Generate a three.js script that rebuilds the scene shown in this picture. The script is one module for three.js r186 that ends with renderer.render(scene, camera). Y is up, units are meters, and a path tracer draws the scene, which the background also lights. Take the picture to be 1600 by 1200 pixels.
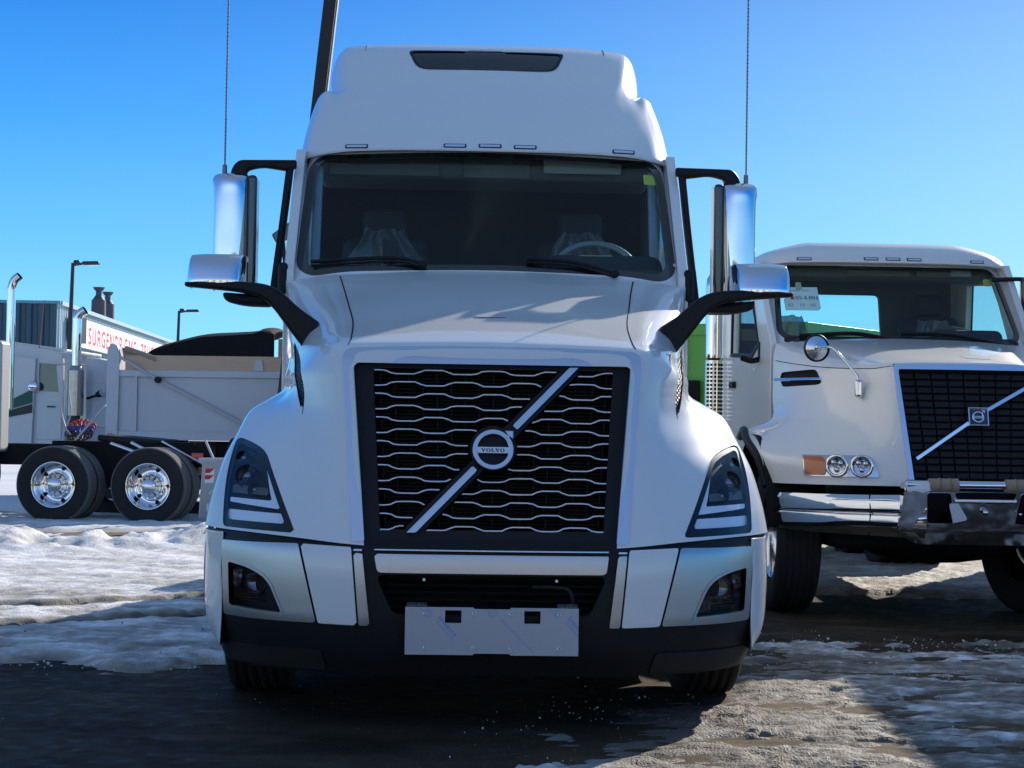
import * as THREE from 'three';
import { RoundedBoxGeometry } from 'three/addons/geometries/RoundedBoxGeometry.js';
import { mergeGeometries, mergeVertices } from 'three/addons/utils/BufferGeometryUtils.js';
import { createNoise2D, createNoise3D, createNoise4D } from 'simplex-noise';

// ---------------------------------------------------------------- camera, sky, sun, exposure
const scene = new THREE.Scene();
const D2R = Math.PI / 180;
const camera = new THREE.PerspectiveCamera(2 * Math.atan(600 / 2764) / D2R, 4 / 3, 0.1, 3000);
camera.position.set(0, 1.2, 0);
camera.rotation.set(1.6 * D2R, 0, 0.85 * D2R, 'XYZ');
scene.add(camera);

const SUN_AZ = 31 * D2R, SUN_EL = 26 * D2R;      // behind the trucks, to the right
const sunDir = new THREE.Vector3(Math.sin(SUN_AZ) * Math.cos(SUN_EL), Math.sin(SUN_EL), -Math.cos(SUN_AZ) * Math.cos(SUN_EL));
const renderer = new THREE.WebGLRenderer({ antialias: true });
renderer.toneMapping = THREE.LinearToneMapping;
renderer.toneMappingExposure = 1.5;
renderer.shadowMap.enabled = true;

function rng(seed) { let a = seed >>> 0; return () => { a = (a + 0x6d2b79f5) >>> 0; let t = Math.imul(a ^ (a >>> 15), 1 | a); t = (t + Math.imul(t ^ (t >>> 7), 61 | t)) ^ t; return ((t ^ (t >>> 14)) >>> 0) / 4294967296; }; }
const n2 = createNoise2D(rng(11)), n2b = createNoise2D(rng(57)), n3 = createNoise3D(rng(91)), n4 = createNoise4D(rng(23));
const mix = (a, b, t) => a + (b - a) * t, clamp = (x, a = 0, b = 1) => Math.min(b, Math.max(a, x));
const sstep = (a, b, x) => { const t = clamp((x - a) / (b - a)); return t * t * (3 - 2 * t); };

{ // clear winter sky, deep blue overhead, pale towards the horizon and round the sun
  const W = 1024, H = 512, data = new Float32Array(W * H * 4);
  const stops = [[-90, .28, .32, .36], [-2, .26, .54, .74], [0, .27, .59, .80], [2.5, .20, .54, .83], [5.7, .105, .40, .77], [9.8, .040, .265, .70], [14, .014, .165, .57], [22, .028, .145, .47], [35, .065, .155, .36], [60, .095, .16, .285], [90, .10, .16, .27]];
  for (let y = 0; y < H; y++) for (let x = 0; x < W; x++) {
    const el = ((y + .5) / H - .5) * 180, az = ((x + .5) / W - .5) * 2 * Math.PI;
    let k = 0; while (k < stops.length - 2 && el > stops[k + 1][0]) k++;
    const a = stops[k], b = stops[k + 1], t = clamp((el - a[0]) / (b[0] - a[0]));
    let c = [1, 2, 3].map((i) => mix(a[i], b[i], t));
    const ce = Math.cos(el * D2R), d = [Math.cos(az) * ce, Math.sin(el * D2R), Math.sin(az) * ce];
    const cosS = d[0] * sunDir.x + d[1] * sunDir.y + d[2] * sunDir.z, ang = Math.acos(clamp(cosS, -1, 1)) / D2R;
    let daz = az - Math.atan2(sunDir.z, sunDir.x); daz = Math.abs(Math.atan2(Math.sin(daz), Math.cos(daz))) / D2R;
    const w = (el > -3 ? 1 : 0) * Math.exp(-((daz / 27) ** 2)) * (el < 5 ? .5 : mix(.5, .16, sstep(5, 24, el)));     // paler air below the sun
    c = [mix(c[0], .52, w), mix(c[1], .78, w), mix(c[2], .88, w)];
    const g = el > -3 ? .30 * Math.exp(-ang / 6) : 0, opp = el > -3 ? sstep(60, 165, ang) * Math.exp(-Math.max(el, 0) / 20) : 0;   // aureole; paler low sky away from the sun
    c = [c[0] + g + opp * .46, c[1] + g + opp * .40, c[2] + g + opp * .22];
    data.set([c[0], c[1], c[2], 1], (y * W + x) * 4);
  }
  const tex = new THREE.DataTexture(data, W, H, THREE.RGBAFormat, THREE.FloatType);
  tex.mapping = THREE.EquirectangularReflectionMapping; tex.magFilter = tex.minFilter = THREE.LinearFilter; tex.needsUpdate = true;
  scene.background = tex; scene.environment = tex;
}
const sun = new THREE.DirectionalLight(new THREE.Color(1, .92, .80), 4.2);
sun.position.copy(sunDir).multiplyScalar(80).add(new THREE.Vector3(0, 0, -15)); sun.target.position.set(0, 0, -15);
sun.castShadow = true; sun.shadow.mapSize.set(4096, 4096);
Object.assign(sun.shadow.camera, { left: -40, right: 40, top: 40, bottom: -40, near: 1, far: 220 });
scene.add(sun, sun.target);

// ---------------------------------------------------------------- helpers
const used = {};
function numbered(name) { const k = used[name] = (used[name] ?? -1) + 1; return k ? `${name}_${String(k).padStart(3, '0')}` : name; }
function thing(name, label, category, pos = [0, 0, 0], turn = 0, group) {
  const o = new THREE.Group(); o.name = numbered(name); o.position.set(...pos); o.rotation.y = turn * D2R;
  o.userData = { label, category }; if (group) o.userData.group = group; scene.add(o); return o;
}
function struct(name, geoms, mat, label) {
  const m = part(name, geoms, mat, scene); m.name = numbered(name); m.userData.kind = 'structure'; if (label) m.userData.label = label; return m;
}
function norm(g) {                                   // one layout for everything that is merged
  g = g.index ? g.toNonIndexed() : g;
  if (!g.attributes.normal) g.computeVertexNormals();
  if (!g.attributes.uv) { const p = g.attributes.position, uv = new Float32Array(p.count * 2); for (let i = 0; i < p.count; i++) { uv[2 * i] = p.getX(i); uv[2 * i + 1] = p.getY(i); } g.setAttribute('uv', new THREE.BufferAttribute(uv, 2)); }
  for (const k of Object.keys(g.attributes)) if (!['position', 'normal', 'uv'].includes(k) && !(k === 'color' && g.userData.keepColor)) g.deleteAttribute(k);
  return g;
}
function part(name, geoms, mat, parent, label) {
  geoms = Array.isArray(geoms) ? geoms : [geoms];
  const g = geoms.length === 1 ? geoms[0] : mergeGeometries(geoms.map(norm));
  const m = new THREE.Mesh(g, mat); m.name = name; m.castShadow = m.receiveShadow = true; if (label) m.userData.label = label;
  parent.add(m); return m;
}
const xf = (g, { p = [0, 0, 0], r = [0, 0, 0], s = [1, 1, 1] } = {}) => g.applyMatrix4(new THREE.Matrix4().compose(new THREE.Vector3(...p), new THREE.Quaternion().setFromEuler(new THREE.Euler(...r.map((a) => a * D2R))), new THREE.Vector3(...s)));
const box = (w, h, d, p, r, rad = .006) => xf(new RoundedBoxGeometry(w, h, d, 2, Math.min(rad, w / 2.2, h / 2.2, d / 2.2)), { p, r });
const cbox = (w, h, d, p, r) => xf(new THREE.BoxGeometry(w, h, d), { p, r });
const cyl = (r0, r1, h, p, r, n = 24) => xf(new THREE.CylinderGeometry(r0, r1, h, n), { p, r });
const v3 = (a) => new THREE.Vector3(...a);
function tube(pts, r, n = 8, seg, straight = false) {
  let c; if (straight) { c = new THREE.CurvePath(); for (let i = 0; i < pts.length - 1; i++) c.add(new THREE.LineCurve3(v3(pts[i]), v3(pts[i + 1]))); } else c = new THREE.CatmullRomCurve3(pts.map(v3), false, 'centripetal');
  return new THREE.TubeGeometry(c, seg ?? Math.max(2, pts.length * 6), r, n, false);
}
function rod(a, b, r0, r1 = r0, n = 10) {            // straight rod from a to b
  const A = v3(a), B = v3(b), d = B.clone().sub(A), g = new THREE.CylinderGeometry(r1, r0, d.length(), n);
  g.applyQuaternion(new THREE.Quaternion().setFromUnitVectors(new THREE.Vector3(0, 1, 0), d.clone().normalize())); g.translate(...A.add(B).multiplyScalar(.5).toArray()); return g;
}
function beam(a, b, w, h) {                          // square bar from a to b
  const A = v3(a), B = v3(b), d = B.clone().sub(A), g = new RoundedBoxGeometry(w, d.length(), h, 1, .004);
  g.applyQuaternion(new THREE.Quaternion().setFromUnitVectors(new THREE.Vector3(0, 1, 0), d.clone().normalize())); g.translate(...A.add(B).multiplyScalar(.5).toArray()); return g;
}
function shapeOf(pts, holes = []) { const s = new THREE.Shape(pts.map((q) => new THREE.Vector2(...q))); for (const h of holes) s.holes.push(new THREE.Path(h.map((q) => new THREE.Vector2(...q)))); return s; }
function ext(pts, depth, { bevel = .004, holes = [], p, r } = {}) { // outline in x, y pushed along z, centred in z
  const g = new THREE.ExtrudeGeometry(shapeOf(pts, holes), { depth: depth - 2 * bevel, bevelEnabled: bevel > 0, bevelThickness: bevel, bevelSize: bevel, bevelOffset: -bevel, bevelSegments: 2, curveSegments: 10 });
  g.translate(0, 0, -depth / 2 + bevel); return xf(g, { p, r });
}
const mirrorX = (g) => { // mirrored copy
  const m = g.clone().applyMatrix4(new THREE.Matrix4().makeScale(-1, 1, 1));
  if (m.index) { const a = m.index.array; for (let i = 0; i < a.length; i += 3) { const t = a[i]; a[i] = a[i + 2]; a[i + 2] = t; } }
  else for (const k of Object.keys(m.attributes)) { const a = m.attributes[k], s = a.itemSize; for (let i = 0; i < a.count; i += 3) for (let j = 0; j < s; j++) { const t = a.array[i * s + j]; a.array[i * s + j] = a.array[(i + 2) * s + j]; a.array[(i + 2) * s + j] = t; } }
  return m;
};
const flipX = (pts) => pts.map((q) => [-q[0], ...q.slice(1)]).reverse();
// rounded outline from corners: [x, y, radius]
function roundPoly(pts, rDef = .03, n = 5) {
  const out = [], N = pts.length;
  for (let i = 0; i < N; i++) {
    const b = pts[i], a = pts[(i + N - 1) % N], c = pts[(i + 1) % N], r = b[2] ?? rDef;
    const u = [a[0] - b[0], a[1] - b[1]], w = [c[0] - b[0], c[1] - b[1]], lu = Math.hypot(...u), lw = Math.hypot(...w), k = Math.min(r, lu * .48, lw * .48);
    const p = [b[0] + u[0] / lu * k, b[1] + u[1] / lu * k], q = [b[0] + w[0] / lw * k, b[1] + w[1] / lw * k];
    for (let j = 0; j <= n; j++) { const t = j / n; out.push([(1 - t) ** 2 * p[0] + 2 * t * (1 - t) * b[0] + t * t * q[0], (1 - t) ** 2 * p[1] + 2 * t * (1 - t) * b[1] + t * t * q[1]]); }
  }
  return out;
}
// smooth surface through rows of control points
function cr(a, b, c, d, t) { return .5 * (2 * b + (c - a) * t + (2 * a - 5 * b + 4 * c - d) * t * t + (3 * b - a - 3 * c + d) * t * t * t); }
function surface(rows) {
  const I = rows.length, J = rows[0].length, at = (i, j) => {
    if (i < 0) return rows[0][clamp(j, 0, J - 1)].map((v, k) => 2 * v - at(1, j)[k]);
    if (i >= I) return rows[I - 1][clamp(j, 0, J - 1)].map((v, k) => 2 * v - at(I - 2, j)[k]);
    if (j < 0) return rows[i][0].map((v, k) => 2 * v - rows[i][1][k]);
    if (j >= J) return rows[i][J - 1].map((v, k) => 2 * v - rows[i][J - 2][k]);
    return rows[i][j];
  };
  return (u, v) => {
    const j = Math.min(J - 2, Math.max(0, Math.floor(u))), i = Math.min(I - 2, Math.max(0, Math.floor(v))), tu = u - j, tv = v - i, o = [0, 0, 0];
    for (let k = 0; k < 3; k++) {
      const q = []; for (let a = -1; a <= 2; a++) q.push(cr(at(i + a, j - 1)[k], at(i + a, j)[k], at(i + a, j + 1)[k], at(i + a, j + 2)[k], tu));
      o[k] = cr(...q, tv);
    }
    return o;
  };
}
const both = (half) => [...half.slice(1).reverse().map(([x, y, z]) => [-x, y, z]), ...half];   // half row -> whole row
function relax(rows, i0, i1, j0, j1, n = 6) {         // evens out the inner control points of half rows
  for (let k = 0; k < n; k++) { const c = rows.map((r) => r.map((p) => [...p])); for (let i = i0; i <= i1; i++) for (let j = j0; j <= j1; j++) for (let a = 0; a < 3; a++) rows[i][j][a] = .5 * c[i][j][a] + .125 * (c[i - 1][j][a] + c[i + 1][j][a] + c[i][j - 1][a] + c[i][j + 1][a]); }
  return rows;
}
function loft(rows, nu = 12, nv = 10) {               // nu, nv: steps per span
  const S = surface(rows), U = (rows[0].length - 1) * nu, V = (rows.length - 1) * nv, pos = [], uv = [], idx = [];
  for (let i = 0; i <= V; i++) for (let j = 0; j <= U; j++) { pos.push(...S(j / nu, i / nv)); uv.push(j / nu, i / nv); }
  for (let i = 0; i < V; i++) for (let j = 0; j < U; j++) { const a = i * (U + 1) + j, b = a + 1, c = a + U + 1, d = c + 1; idx.push(a, b, d, a, d, c); }
  const g = new THREE.BufferGeometry(); g.setAttribute('position', new THREE.Float32BufferAttribute(pos, 3)); g.setAttribute('uv', new THREE.Float32BufferAttribute(uv, 2)); g.setIndex(idx); g.computeVertexNormals();
  return g;
}
// signed distance to an outline in x, y (negative inside)
function polyDist(poly) {
  const n = poly.length; let x0 = 1e9, x1 = -1e9, y0 = 1e9, y1 = -1e9; for (const [x, y] of poly) { x0 = Math.min(x0, x); x1 = Math.max(x1, x); y0 = Math.min(y0, y); y1 = Math.max(y1, y); }
  return (x, y) => {
    if (x < x0 - .2 || x > x1 + .2 || y < y0 - .2 || y > y1 + .2) return .2;
    let d = 1e9, inside = false;
    for (let i = 0, j = n - 1; i < n; j = i++) {
      const [ax, ay] = poly[j], [bx, by] = poly[i], ex = bx - ax, ey = by - ay, t = clamp(((x - ax) * ex + (y - ay) * ey) / (ex * ex + ey * ey || 1e-12));
      d = Math.min(d, Math.hypot(x - ax - ex * t, y - ay - ey * t));
      if ((ay > y) !== (by > y) && x < (bx - ax) * (y - ay) / (by - ay) + ax) inside = !inside;
    }
    return inside ? -d : d;
  };
}
// keep the part of an indexed geometry where f(x, y, z) < 0, cut cleanly along f = 0
function clip(g, f) {
  const P = g.attributes.position, UV = g.attributes.uv, pos = [], uv = [], idx = [], ids = new Map(), sd = [];
  for (let i = 0; i < P.count; i++) sd.push(f(P.getX(i), P.getY(i), P.getZ(i)));
  const vert = (a, b) => {
    const key = a === b ? `${a}` : a < b ? `${a}_${b}` : `${b}_${a}`; if (ids.has(key)) return ids.get(key);
    const t = a === b ? 0 : sd[a] / (sd[a] - sd[b]), id = pos.length / 3;
    pos.push(mix(P.getX(a), P.getX(b), t), mix(P.getY(a), P.getY(b), t), mix(P.getZ(a), P.getZ(b), t)); uv.push(mix(UV.getX(a), UV.getX(b), t), mix(UV.getY(a), UV.getY(b), t));
    ids.set(key, id); return id;
  };
  const ix = g.index.array;
  for (let i = 0; i < ix.length; i += 3) {
    const t = [ix[i], ix[i + 1], ix[i + 2]], out = [];
    for (let k = 0; k < 3; k++) { const a = t[k], b = t[(k + 1) % 3]; if (sd[a] < 0) out.push(vert(a, a)); if ((sd[a] < 0) !== (sd[b] < 0)) out.push(vert(a, b)); }
    for (let k = 1; k + 1 < out.length; k++) idx.push(out[0], out[k], out[k + 1]);
  }
  const o = new THREE.BufferGeometry(); o.setAttribute('position', new THREE.Float32BufferAttribute(pos, 3)); o.setAttribute('uv', new THREE.Float32BufferAttribute(uv, 2)); o.setIndex(idx); o.computeVertexNormals();
  return o;
}
const cutHoles = (g, polys, zMin = -1e9) => { const F = polys.map(polyDist); return clip(g, (x, y, z) => z < zMin ? -.2 : -Math.min(...F.map((f) => f(x, y)))); };
// height field of a surface seen from the front: z at (x, y)
function frontField(g, cell = .03) {
  const P = g.attributes.position, ix = g.index.array, bins = new Map(), key = (i, j) => i * 4096 + j;
  for (let t = 0; t < ix.length; t += 3) {
    const q = [0, 1, 2].map((k) => [P.getX(ix[t + k]), P.getY(ix[t + k]), P.getZ(ix[t + k])]), xs = q.map((a) => a[0]), ys = q.map((a) => a[1]);
    for (let i = Math.floor(Math.min(...xs) / cell); i <= Math.floor(Math.max(...xs) / cell); i++) for (let j = Math.floor(Math.min(...ys) / cell); j <= Math.floor(Math.max(...ys) / cell); j++) { const k = key(i, j); if (!bins.has(k)) bins.set(k, []); bins.get(k).push(q); }
  }
  const one = (x, y) => {
    let best = -1e9;
    for (const [a, b, c] of bins.get(key(Math.floor(x / cell), Math.floor(y / cell))) ?? []) {
      const d = (b[0] - a[0]) * (c[1] - a[1]) - (c[0] - a[0]) * (b[1] - a[1]); if (Math.abs(d) < 1e-12) continue;
      const s = ((x - a[0]) * (c[1] - a[1]) - (c[0] - a[0]) * (y - a[1])) / d, t = ((b[0] - a[0]) * (y - a[1]) - (x - a[0]) * (b[1] - a[1])) / d;
      if (s > -.001 && t > -.001 && s + t < 1.001) best = Math.max(best, a[2] + s * (b[2] - a[2]) + t * (c[2] - a[2]));
    }
    return best;
  };
  return (x, y) => { for (let r = 0; r < 14; r++) { const k = 1 - r * .012, z = one(x * k, y); if (z > -1e8) return z; } return -1; };
}
// sheet over an outline in x, y that follows z = f(x, y), with a rim going back
function patch(poly, f, { off = .006, rim = .02, step = .012, holes = [] } = {}) {
  let x0 = 1e9, x1 = -1e9, y0 = 1e9, y1 = -1e9; for (const [x, y] of poly) { x0 = Math.min(x0, x); x1 = Math.max(x1, x); y0 = Math.min(y0, y); y1 = Math.max(y1, y); }
  const nx = Math.max(2, Math.ceil((x1 - x0) / step)), ny = Math.max(2, Math.ceil((y1 - y0) / step)), pos = [], uv = [], idx = [];
  const fo = polyDist(poly), fh = holes.map(polyDist), sdf = (x, y) => Math.max(fo(x, y), ...fh.map((h) => -h(x, y)));
  for (let j = -1; j <= ny + 1; j++) for (let i = -1; i <= nx + 1; i++) { const x = mix(x0, x1, i / nx), y = mix(y0, y1, j / ny); pos.push(x, y, 0); uv.push(x, y); }
  const w = nx + 3; for (let j = 0; j < ny + 2; j++) for (let i = 0; i < nx + 2; i++) { const a = j * w + i; idx.push(a, a + 1, a + w + 1, a, a + w + 1, a + w); }
  let g = new THREE.BufferGeometry(); g.setAttribute('position', new THREE.Float32BufferAttribute(pos, 3)); g.setAttribute('uv', new THREE.Float32BufferAttribute(uv, 2)); g.setIndex(idx);
  g = clip(g, sdf);
  const P = g.attributes.position; for (let i = 0; i < P.count; i++) P.setZ(i, f(P.getX(i), P.getY(i)) + off);
  g.computeVertexNormals();
  return rim > 0 ? mergeGeometries([norm(g), norm(rimOf(g, rim))]) : g;
}
function rimOf(g, depth) {                            // walls going back from the open edges of a sheet
  const ix = g.index.array, P = g.attributes.position, e = new Map(), pos = [];
  for (let t = 0; t < ix.length; t += 3) for (let k = 0; k < 3; k++) { const a = ix[t + k], b = ix[t + (k + 1) % 3], r = `${b}_${a}`; if (e.has(r)) e.delete(r); else e.set(`${a}_${b}`, [a, b]); }
  for (const [a, b] of e.values()) { const A = [P.getX(a), P.getY(a), P.getZ(a)], B = [P.getX(b), P.getY(b), P.getZ(b)], A2 = [A[0], A[1], A[2] - depth], B2 = [B[0], B[1], B[2] - depth]; pos.push(...B, ...A, ...A2, ...B, ...A2, ...B2); }
  const o = new THREE.BufferGeometry(); o.setAttribute('position', new THREE.Float32BufferAttribute(pos, 3)); o.computeVertexNormals(); return o;
}
const lathe = (prof, n = 48) => new THREE.LatheGeometry(prof.map((q) => new THREE.Vector2(...q)), n);   // [radius, height]
function canvasTex(w, h, draw, srgb = true) { const c = document.createElement('canvas'); c.width = w; c.height = h; draw(c.getContext('2d'), w, h); const t = new THREE.CanvasTexture(c); if (srgb) t.colorSpace = THREE.SRGBColorSpace; t.anisotropy = 8; return t; }
function noiseTex(n, fn, rep = 1) { // tiling grey noise texture
  const d = new Uint8Array(n * n * 4); for (let y = 0; y < n; y++) for (let x = 0; x < n; x++) { const v = clamp(fn(x / n, y / n)) * 255; d.set([v, v, v, 255], (y * n + x) * 4); }
  const t = new THREE.DataTexture(d, n, n); t.wrapS = t.wrapT = THREE.RepeatWrapping; t.magFilter = t.minFilter = THREE.LinearFilter; t.repeat.set(rep, rep); t.needsUpdate = true; return t;
}
function tileN(x, y, f, s = 0) { // seamless noise on the unit square, about f cells across
  const a = x * 2 * Math.PI, b = y * 2 * Math.PI, r = f / (2 * Math.PI); return .5 * n4(Math.cos(a) * r + s, Math.sin(a) * r, Math.cos(b) * r - s, Math.sin(b) * r) + .5;
}

// ---------------------------------------------------------------- materials
const lin = (r, g, b) => new THREE.Color().setRGB(r, g, b);
const std = (c, rough, metal = 0, o = {}) => new THREE.MeshStandardMaterial({ color: lin(...c), roughness: rough, metalness: metal, side: THREE.DoubleSide, ...o });
const phys = (c, rough, metal = 0, o = {}) => new THREE.MeshPhysicalMaterial({ color: lin(...c), roughness: rough, metalness: metal, side: THREE.DoubleSide, ...o });
const dustR = noiseTex(256, (x, y) => .35 + .35 * tileN(x, y, 7, 3) + .3 * tileN(x, y, 31, 8));
const M = {
  cavity: phys([.010, .011, .013], .35, 0, { specularIntensity: .35 }),
  white: phys([.79, .78, .75], .38, 0, { clearcoat: 1, clearcoatRoughness: .045 }),
  white2: phys([.75, .74, .70], .42, 0, { clearcoat: .9, clearcoatRoughness: .08 }),
  silver: phys([.52, .515, .51], .34, .85, { clearcoat: .5, clearcoatRoughness: .2 }),
  surround: phys([.60, .62, .66], .30, .75, { clearcoat: .6, clearcoatRoughness: .12 }),
  chrome: std([.74, .75, .77], .04, 1),
  chromeWorn: std([.72, .72, .72], .16, 1),
  aluminium: std([.62, .62, .61], .38, .9, { roughnessMap: dustR }),
  black: phys([.010, .010, .011], .5, 0, { specularIntensity: .5 }),
  blackMatte: phys([.008, .008, .009], .75, 0, { specularIntensity: .4 }),
  gloss: phys([.008, .009, .011], .12, 0, { clearcoat: 1, clearcoatRoughness: .03 }),
  dirtyBlack: phys([.020, .018, .016], .62, 0, { specularIntensity: .5 }),
  rubber: std([.014, .0135, .013], .82, 0), dustyRubber: std([1, 1, 1], .85, 0, { vertexColors: true }),
  frit: phys([.006, .006, .007], .25, 0, { clearcoat: 1, clearcoatRoughness: .05 }),
  glass: phys([.80, .94, .94], 0, 0, { transmission: 1, thickness: 0, ior: 1.34 }),
  lens: phys([.95, .96, .97], 0, 0, { transmission: 1, thickness: 0, ior: 1.3 }),
  interior: std([.018, .02, .024], .8), interior2: std([.10, .105, .10], .75), cream: std([.28, .29, .27], .8),
  seat: std([.03, .032, .036], .85),
  plastic: phys([.26, .28, .30], .25, 0, { transmission: .55, thickness: 0 }),
  bowl: std([.20, .21, .23], .22, .95),
  wire: std([.90, .91, .92], .25, .35),
  amber: phys([.50, .12, .015], .2, 0, { clearcoat: 1 }), red: phys([.5, .02, .02], .2, 0, { clearcoat: 1 }),
  markerLens: phys([.55, .66, .82], .12, 0, { clearcoat: 1 }),
  drl: phys([.86, .89, .93], .25, 0, { clearcoat: 1 }),
};

// ---------------------------------------------------------------- ground: one asphalt sheet to the horizon, snow and ice lying on it
function axis(stops) { const out = [stops[0][0]]; for (let k = 0; k + 1 < stops.length; k++) { const [a, s0] = stops[k], [b, s1] = stops[k + 1]; let x = a; while (x < b - 1e-6) { const s = mix(s0, s1, (x - a) / (b - a)); x += s; if (x > b - s * .4) x = b; out.push(x); } } return out; }
function sheet(xs, zs, height, color, keep) {
  const nx = xs.length, nz = zs.length, pos = new Float32Array(nx * nz * 3), col = new Float32Array(nx * nz * 3), uv = new Float32Array(nx * nz * 2), ok = new Uint8Array(nx * nz), idx = [];
  for (let j = 0, k = 0; j < nz; j++) for (let i = 0; i < nx; i++, k++) {
    const x = xs[i], z = zs[j], h = height(x, z); pos.set([x, h, z], k * 3); uv.set([x, z], k * 2); ok[k] = !keep || keep(h) ? 1 : 0; if (ok[k]) col.set(color(x, z, h), k * 3);
  }
  for (let j = 0; j + 1 < nz; j++) for (let i = 0; i + 1 < nx; i++) { const a = j * nx + i, b = a + 1, c = a + nx, d = c + 1; if (ok[a] || ok[b] || ok[c] || ok[d]) idx.push(a, c, b, b, c, d); }
  const g = new THREE.BufferGeometry(); g.setAttribute('position', new THREE.BufferAttribute(pos, 3)); g.setAttribute('color', new THREE.BufferAttribute(col, 3)); g.setAttribute('uv', new THREE.BufferAttribute(uv, 2)); g.setIndex(idx); g.computeVertexNormals();
  return g;
}
const fbm = (x, y, f, oct = 4, N = n2) => { let s = 0, a = .5, t = 0; for (let i = 0; i < oct; i++) { s += a * N(x * f, y * f); t += a; a *= .5; f *= 2.03; x += 7.3; y -= 3.1; } return s / t; };
const ridge = (x, y, f, oct = 3) => { let s = 0, a = .5, t = 0; for (let i = 0; i < oct; i++) { s += a * (1 - Math.abs(n2b(x * f, y * f))); t += a; a *= .5; f *= 2.1; x += 3.7; } return s / t; };
const grain = noiseTex(512, (x, y) => .55 + .35 * (tileN(x, y, 90, 1) - .5) + .35 * (tileN(x, y, 190, 5) - .5) + .25 * (tileN(x, y, 25, 9) - .5));
const snowGrain = noiseTex(512, (x, y) => .5 + .5 * (tileN(x, y, 60, 21) - .5) + .5 * (tileN(x, y, 140, 25) - .5) + .4 * (tileN(x, y, 18, 29) - .5));
const asphaltMat = phys([1, 1, 1], .95, 0, { specularIntensity: .12, vertexColors: true, bumpMap: grain, bumpScale: .004, map: noiseTex(512, (x, y) => .78 + .35 * (tileN(x, y, 120, 41) - .5) + .25 * (tileN(x, y, 30, 45) - .5)), roughnessMap: noiseTex(256, (x, y) => .72 + .5 * (tileN(x, y, 9, 61) - .4)) });
const asphaltTone = (x, z) => {
  const worn = fbm(x, z * 1.6, .8, 4), fine = fbm(x, z * 1.3, 5.5, 3), wet = sstep(.05, .5, fbm(x + 20, z * 1.4, .45, 3));
  let t = .047 + .018 * worn + .010 * fine; t *= mix(1, .62, wet);
  const salt = sstep(.15, .6, fbm(x * .8 + 5, z * 2.2, .9, 4)); t += .03 * salt;
  const brown = sstep(.3, 1.1, x) * (1 - sstep(-8.6, -10, z)); t += brown * .07 * (0.6 + .4 * fine);
  const tan = sstep(-19, -19.3, z) * sstep(-20.6, -20.2, z) * sstep(-2.6, -3.2, x); t += .16 * tan;
  return [t * (1.42 + .05 * brown), t * 1.02, t * (.66 - .06 * brown)];
};
struct('asphalt_ground', sheet(axis([[-1600, 300], [-60, 20], [-12, .6], [-5, .09], [-3.6, .045], [3.6, .045], [5, .09], [14, .6], [60, 20], [1600, 300]]), axis([[-2600, 400], [-120, 20], [-40, 1], [-20, .15], [-12, .06], [-5.4, .03], [-4.5, .2], [2, .4], [40, 8], [1200, 300]]),
  (x, z) => Math.abs(x) < 10 && z > -30 && z < 3 ? .012 * fbm(x, z, .7, 2) : 0, asphaltTone), asphaltMat, 'dark worn asphalt of the truck lot');

const segD = (x, z, a, b) => { const ex = b[0] - a[0], ez = b[1] - a[1], t = clamp(((x - a[0]) * ex + (z - a[1]) * ez) / (ex * ex + ez * ez)); return [Math.hypot(x - a[0] - ex * t, z - a[1] - ez * t), t]; };
const RUTS = [[[-5.4, -9.9], [-3.1, -10.4], [-2.0, -11.2], [-1.2, -12.4]], [[-5.2, -10.9], [-3.0, -11.7], [-1.9, -12.6], [-1.2, -13.8]]];
function rutDepth(x, z) { let d = 9; for (const r of RUTS) for (let i = 0; i + 1 < r.length; i++) d = Math.min(d, segD(x, z, r[i], r[i + 1])[0]); return d; }
const bankCrest = (x) => -17.5 + .35 * Math.sin(x * .9) + .5 * n2(x * .35, 3.3);
function snowMask(x, z) {                              // > 0: snow lies here
  const e = fbm(x, z, .55, 4) * .55, e2 = fbm(x, z * 2.2, 1.6, 3) * .25 + fbm(x, z * 1.6, 4.2, 3) * .10;
  let m = -1;
  const left = Math.min((-8.95 - z) * 1.0 + e * 1.1 + e2 * 1.2, (-.55 - x) * 1.2 + e);
  m = Math.max(m, left);
  const blotch = fbm(x + 3, z * 1.7, .8, 4) * .7 + fbm(x * 1.3, z * 3, 2.2, 4) * .5, edgeN = fbm(x + 9, z + 4, 1.3, 4);
  const right = Math.min((z + 10.3) * .6 + blotch * .8, (x - .62 + .12 * (z + 8) + .9 * edgeN) * .6 + blotch * .4, .42 + blotch * .95);
  m = Math.max(m, right);
  m = Math.max(m, .5 * Math.min((x - .30 + .25 * (z + 7.5)) * 1.2 + edgeN * .35, (z + 8.9) * .8 + edgeN * .4, (1.9 - x) * .8, .52 + blotch * .5));
  if (z < -13.2) m = Math.max(m, Math.min(-13.2 - z, 1) + e * 1.1 + e2 - .1);
  m = Math.min(m, mix(m, -.3 + e * .3, sstep(1.25, .75, Math.abs(x + .1) + .5 * edgeN * .3) * sstep(-15, -14, z) * sstep(-7.9, -8.4, z)));
  if (z > -5.5) m = Math.min(m, .2);
  // bare strip of tan pavement beyond the bank
  const strip = Math.min(1, Math.max(Math.abs(z + 19.75) - .5 + .14 * n2(x * 1.3, 9), x + 3.2 , -6.1 - x)); m = Math.min(m, strip * 1.2 + .05 * e2);
  return m;
}
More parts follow.
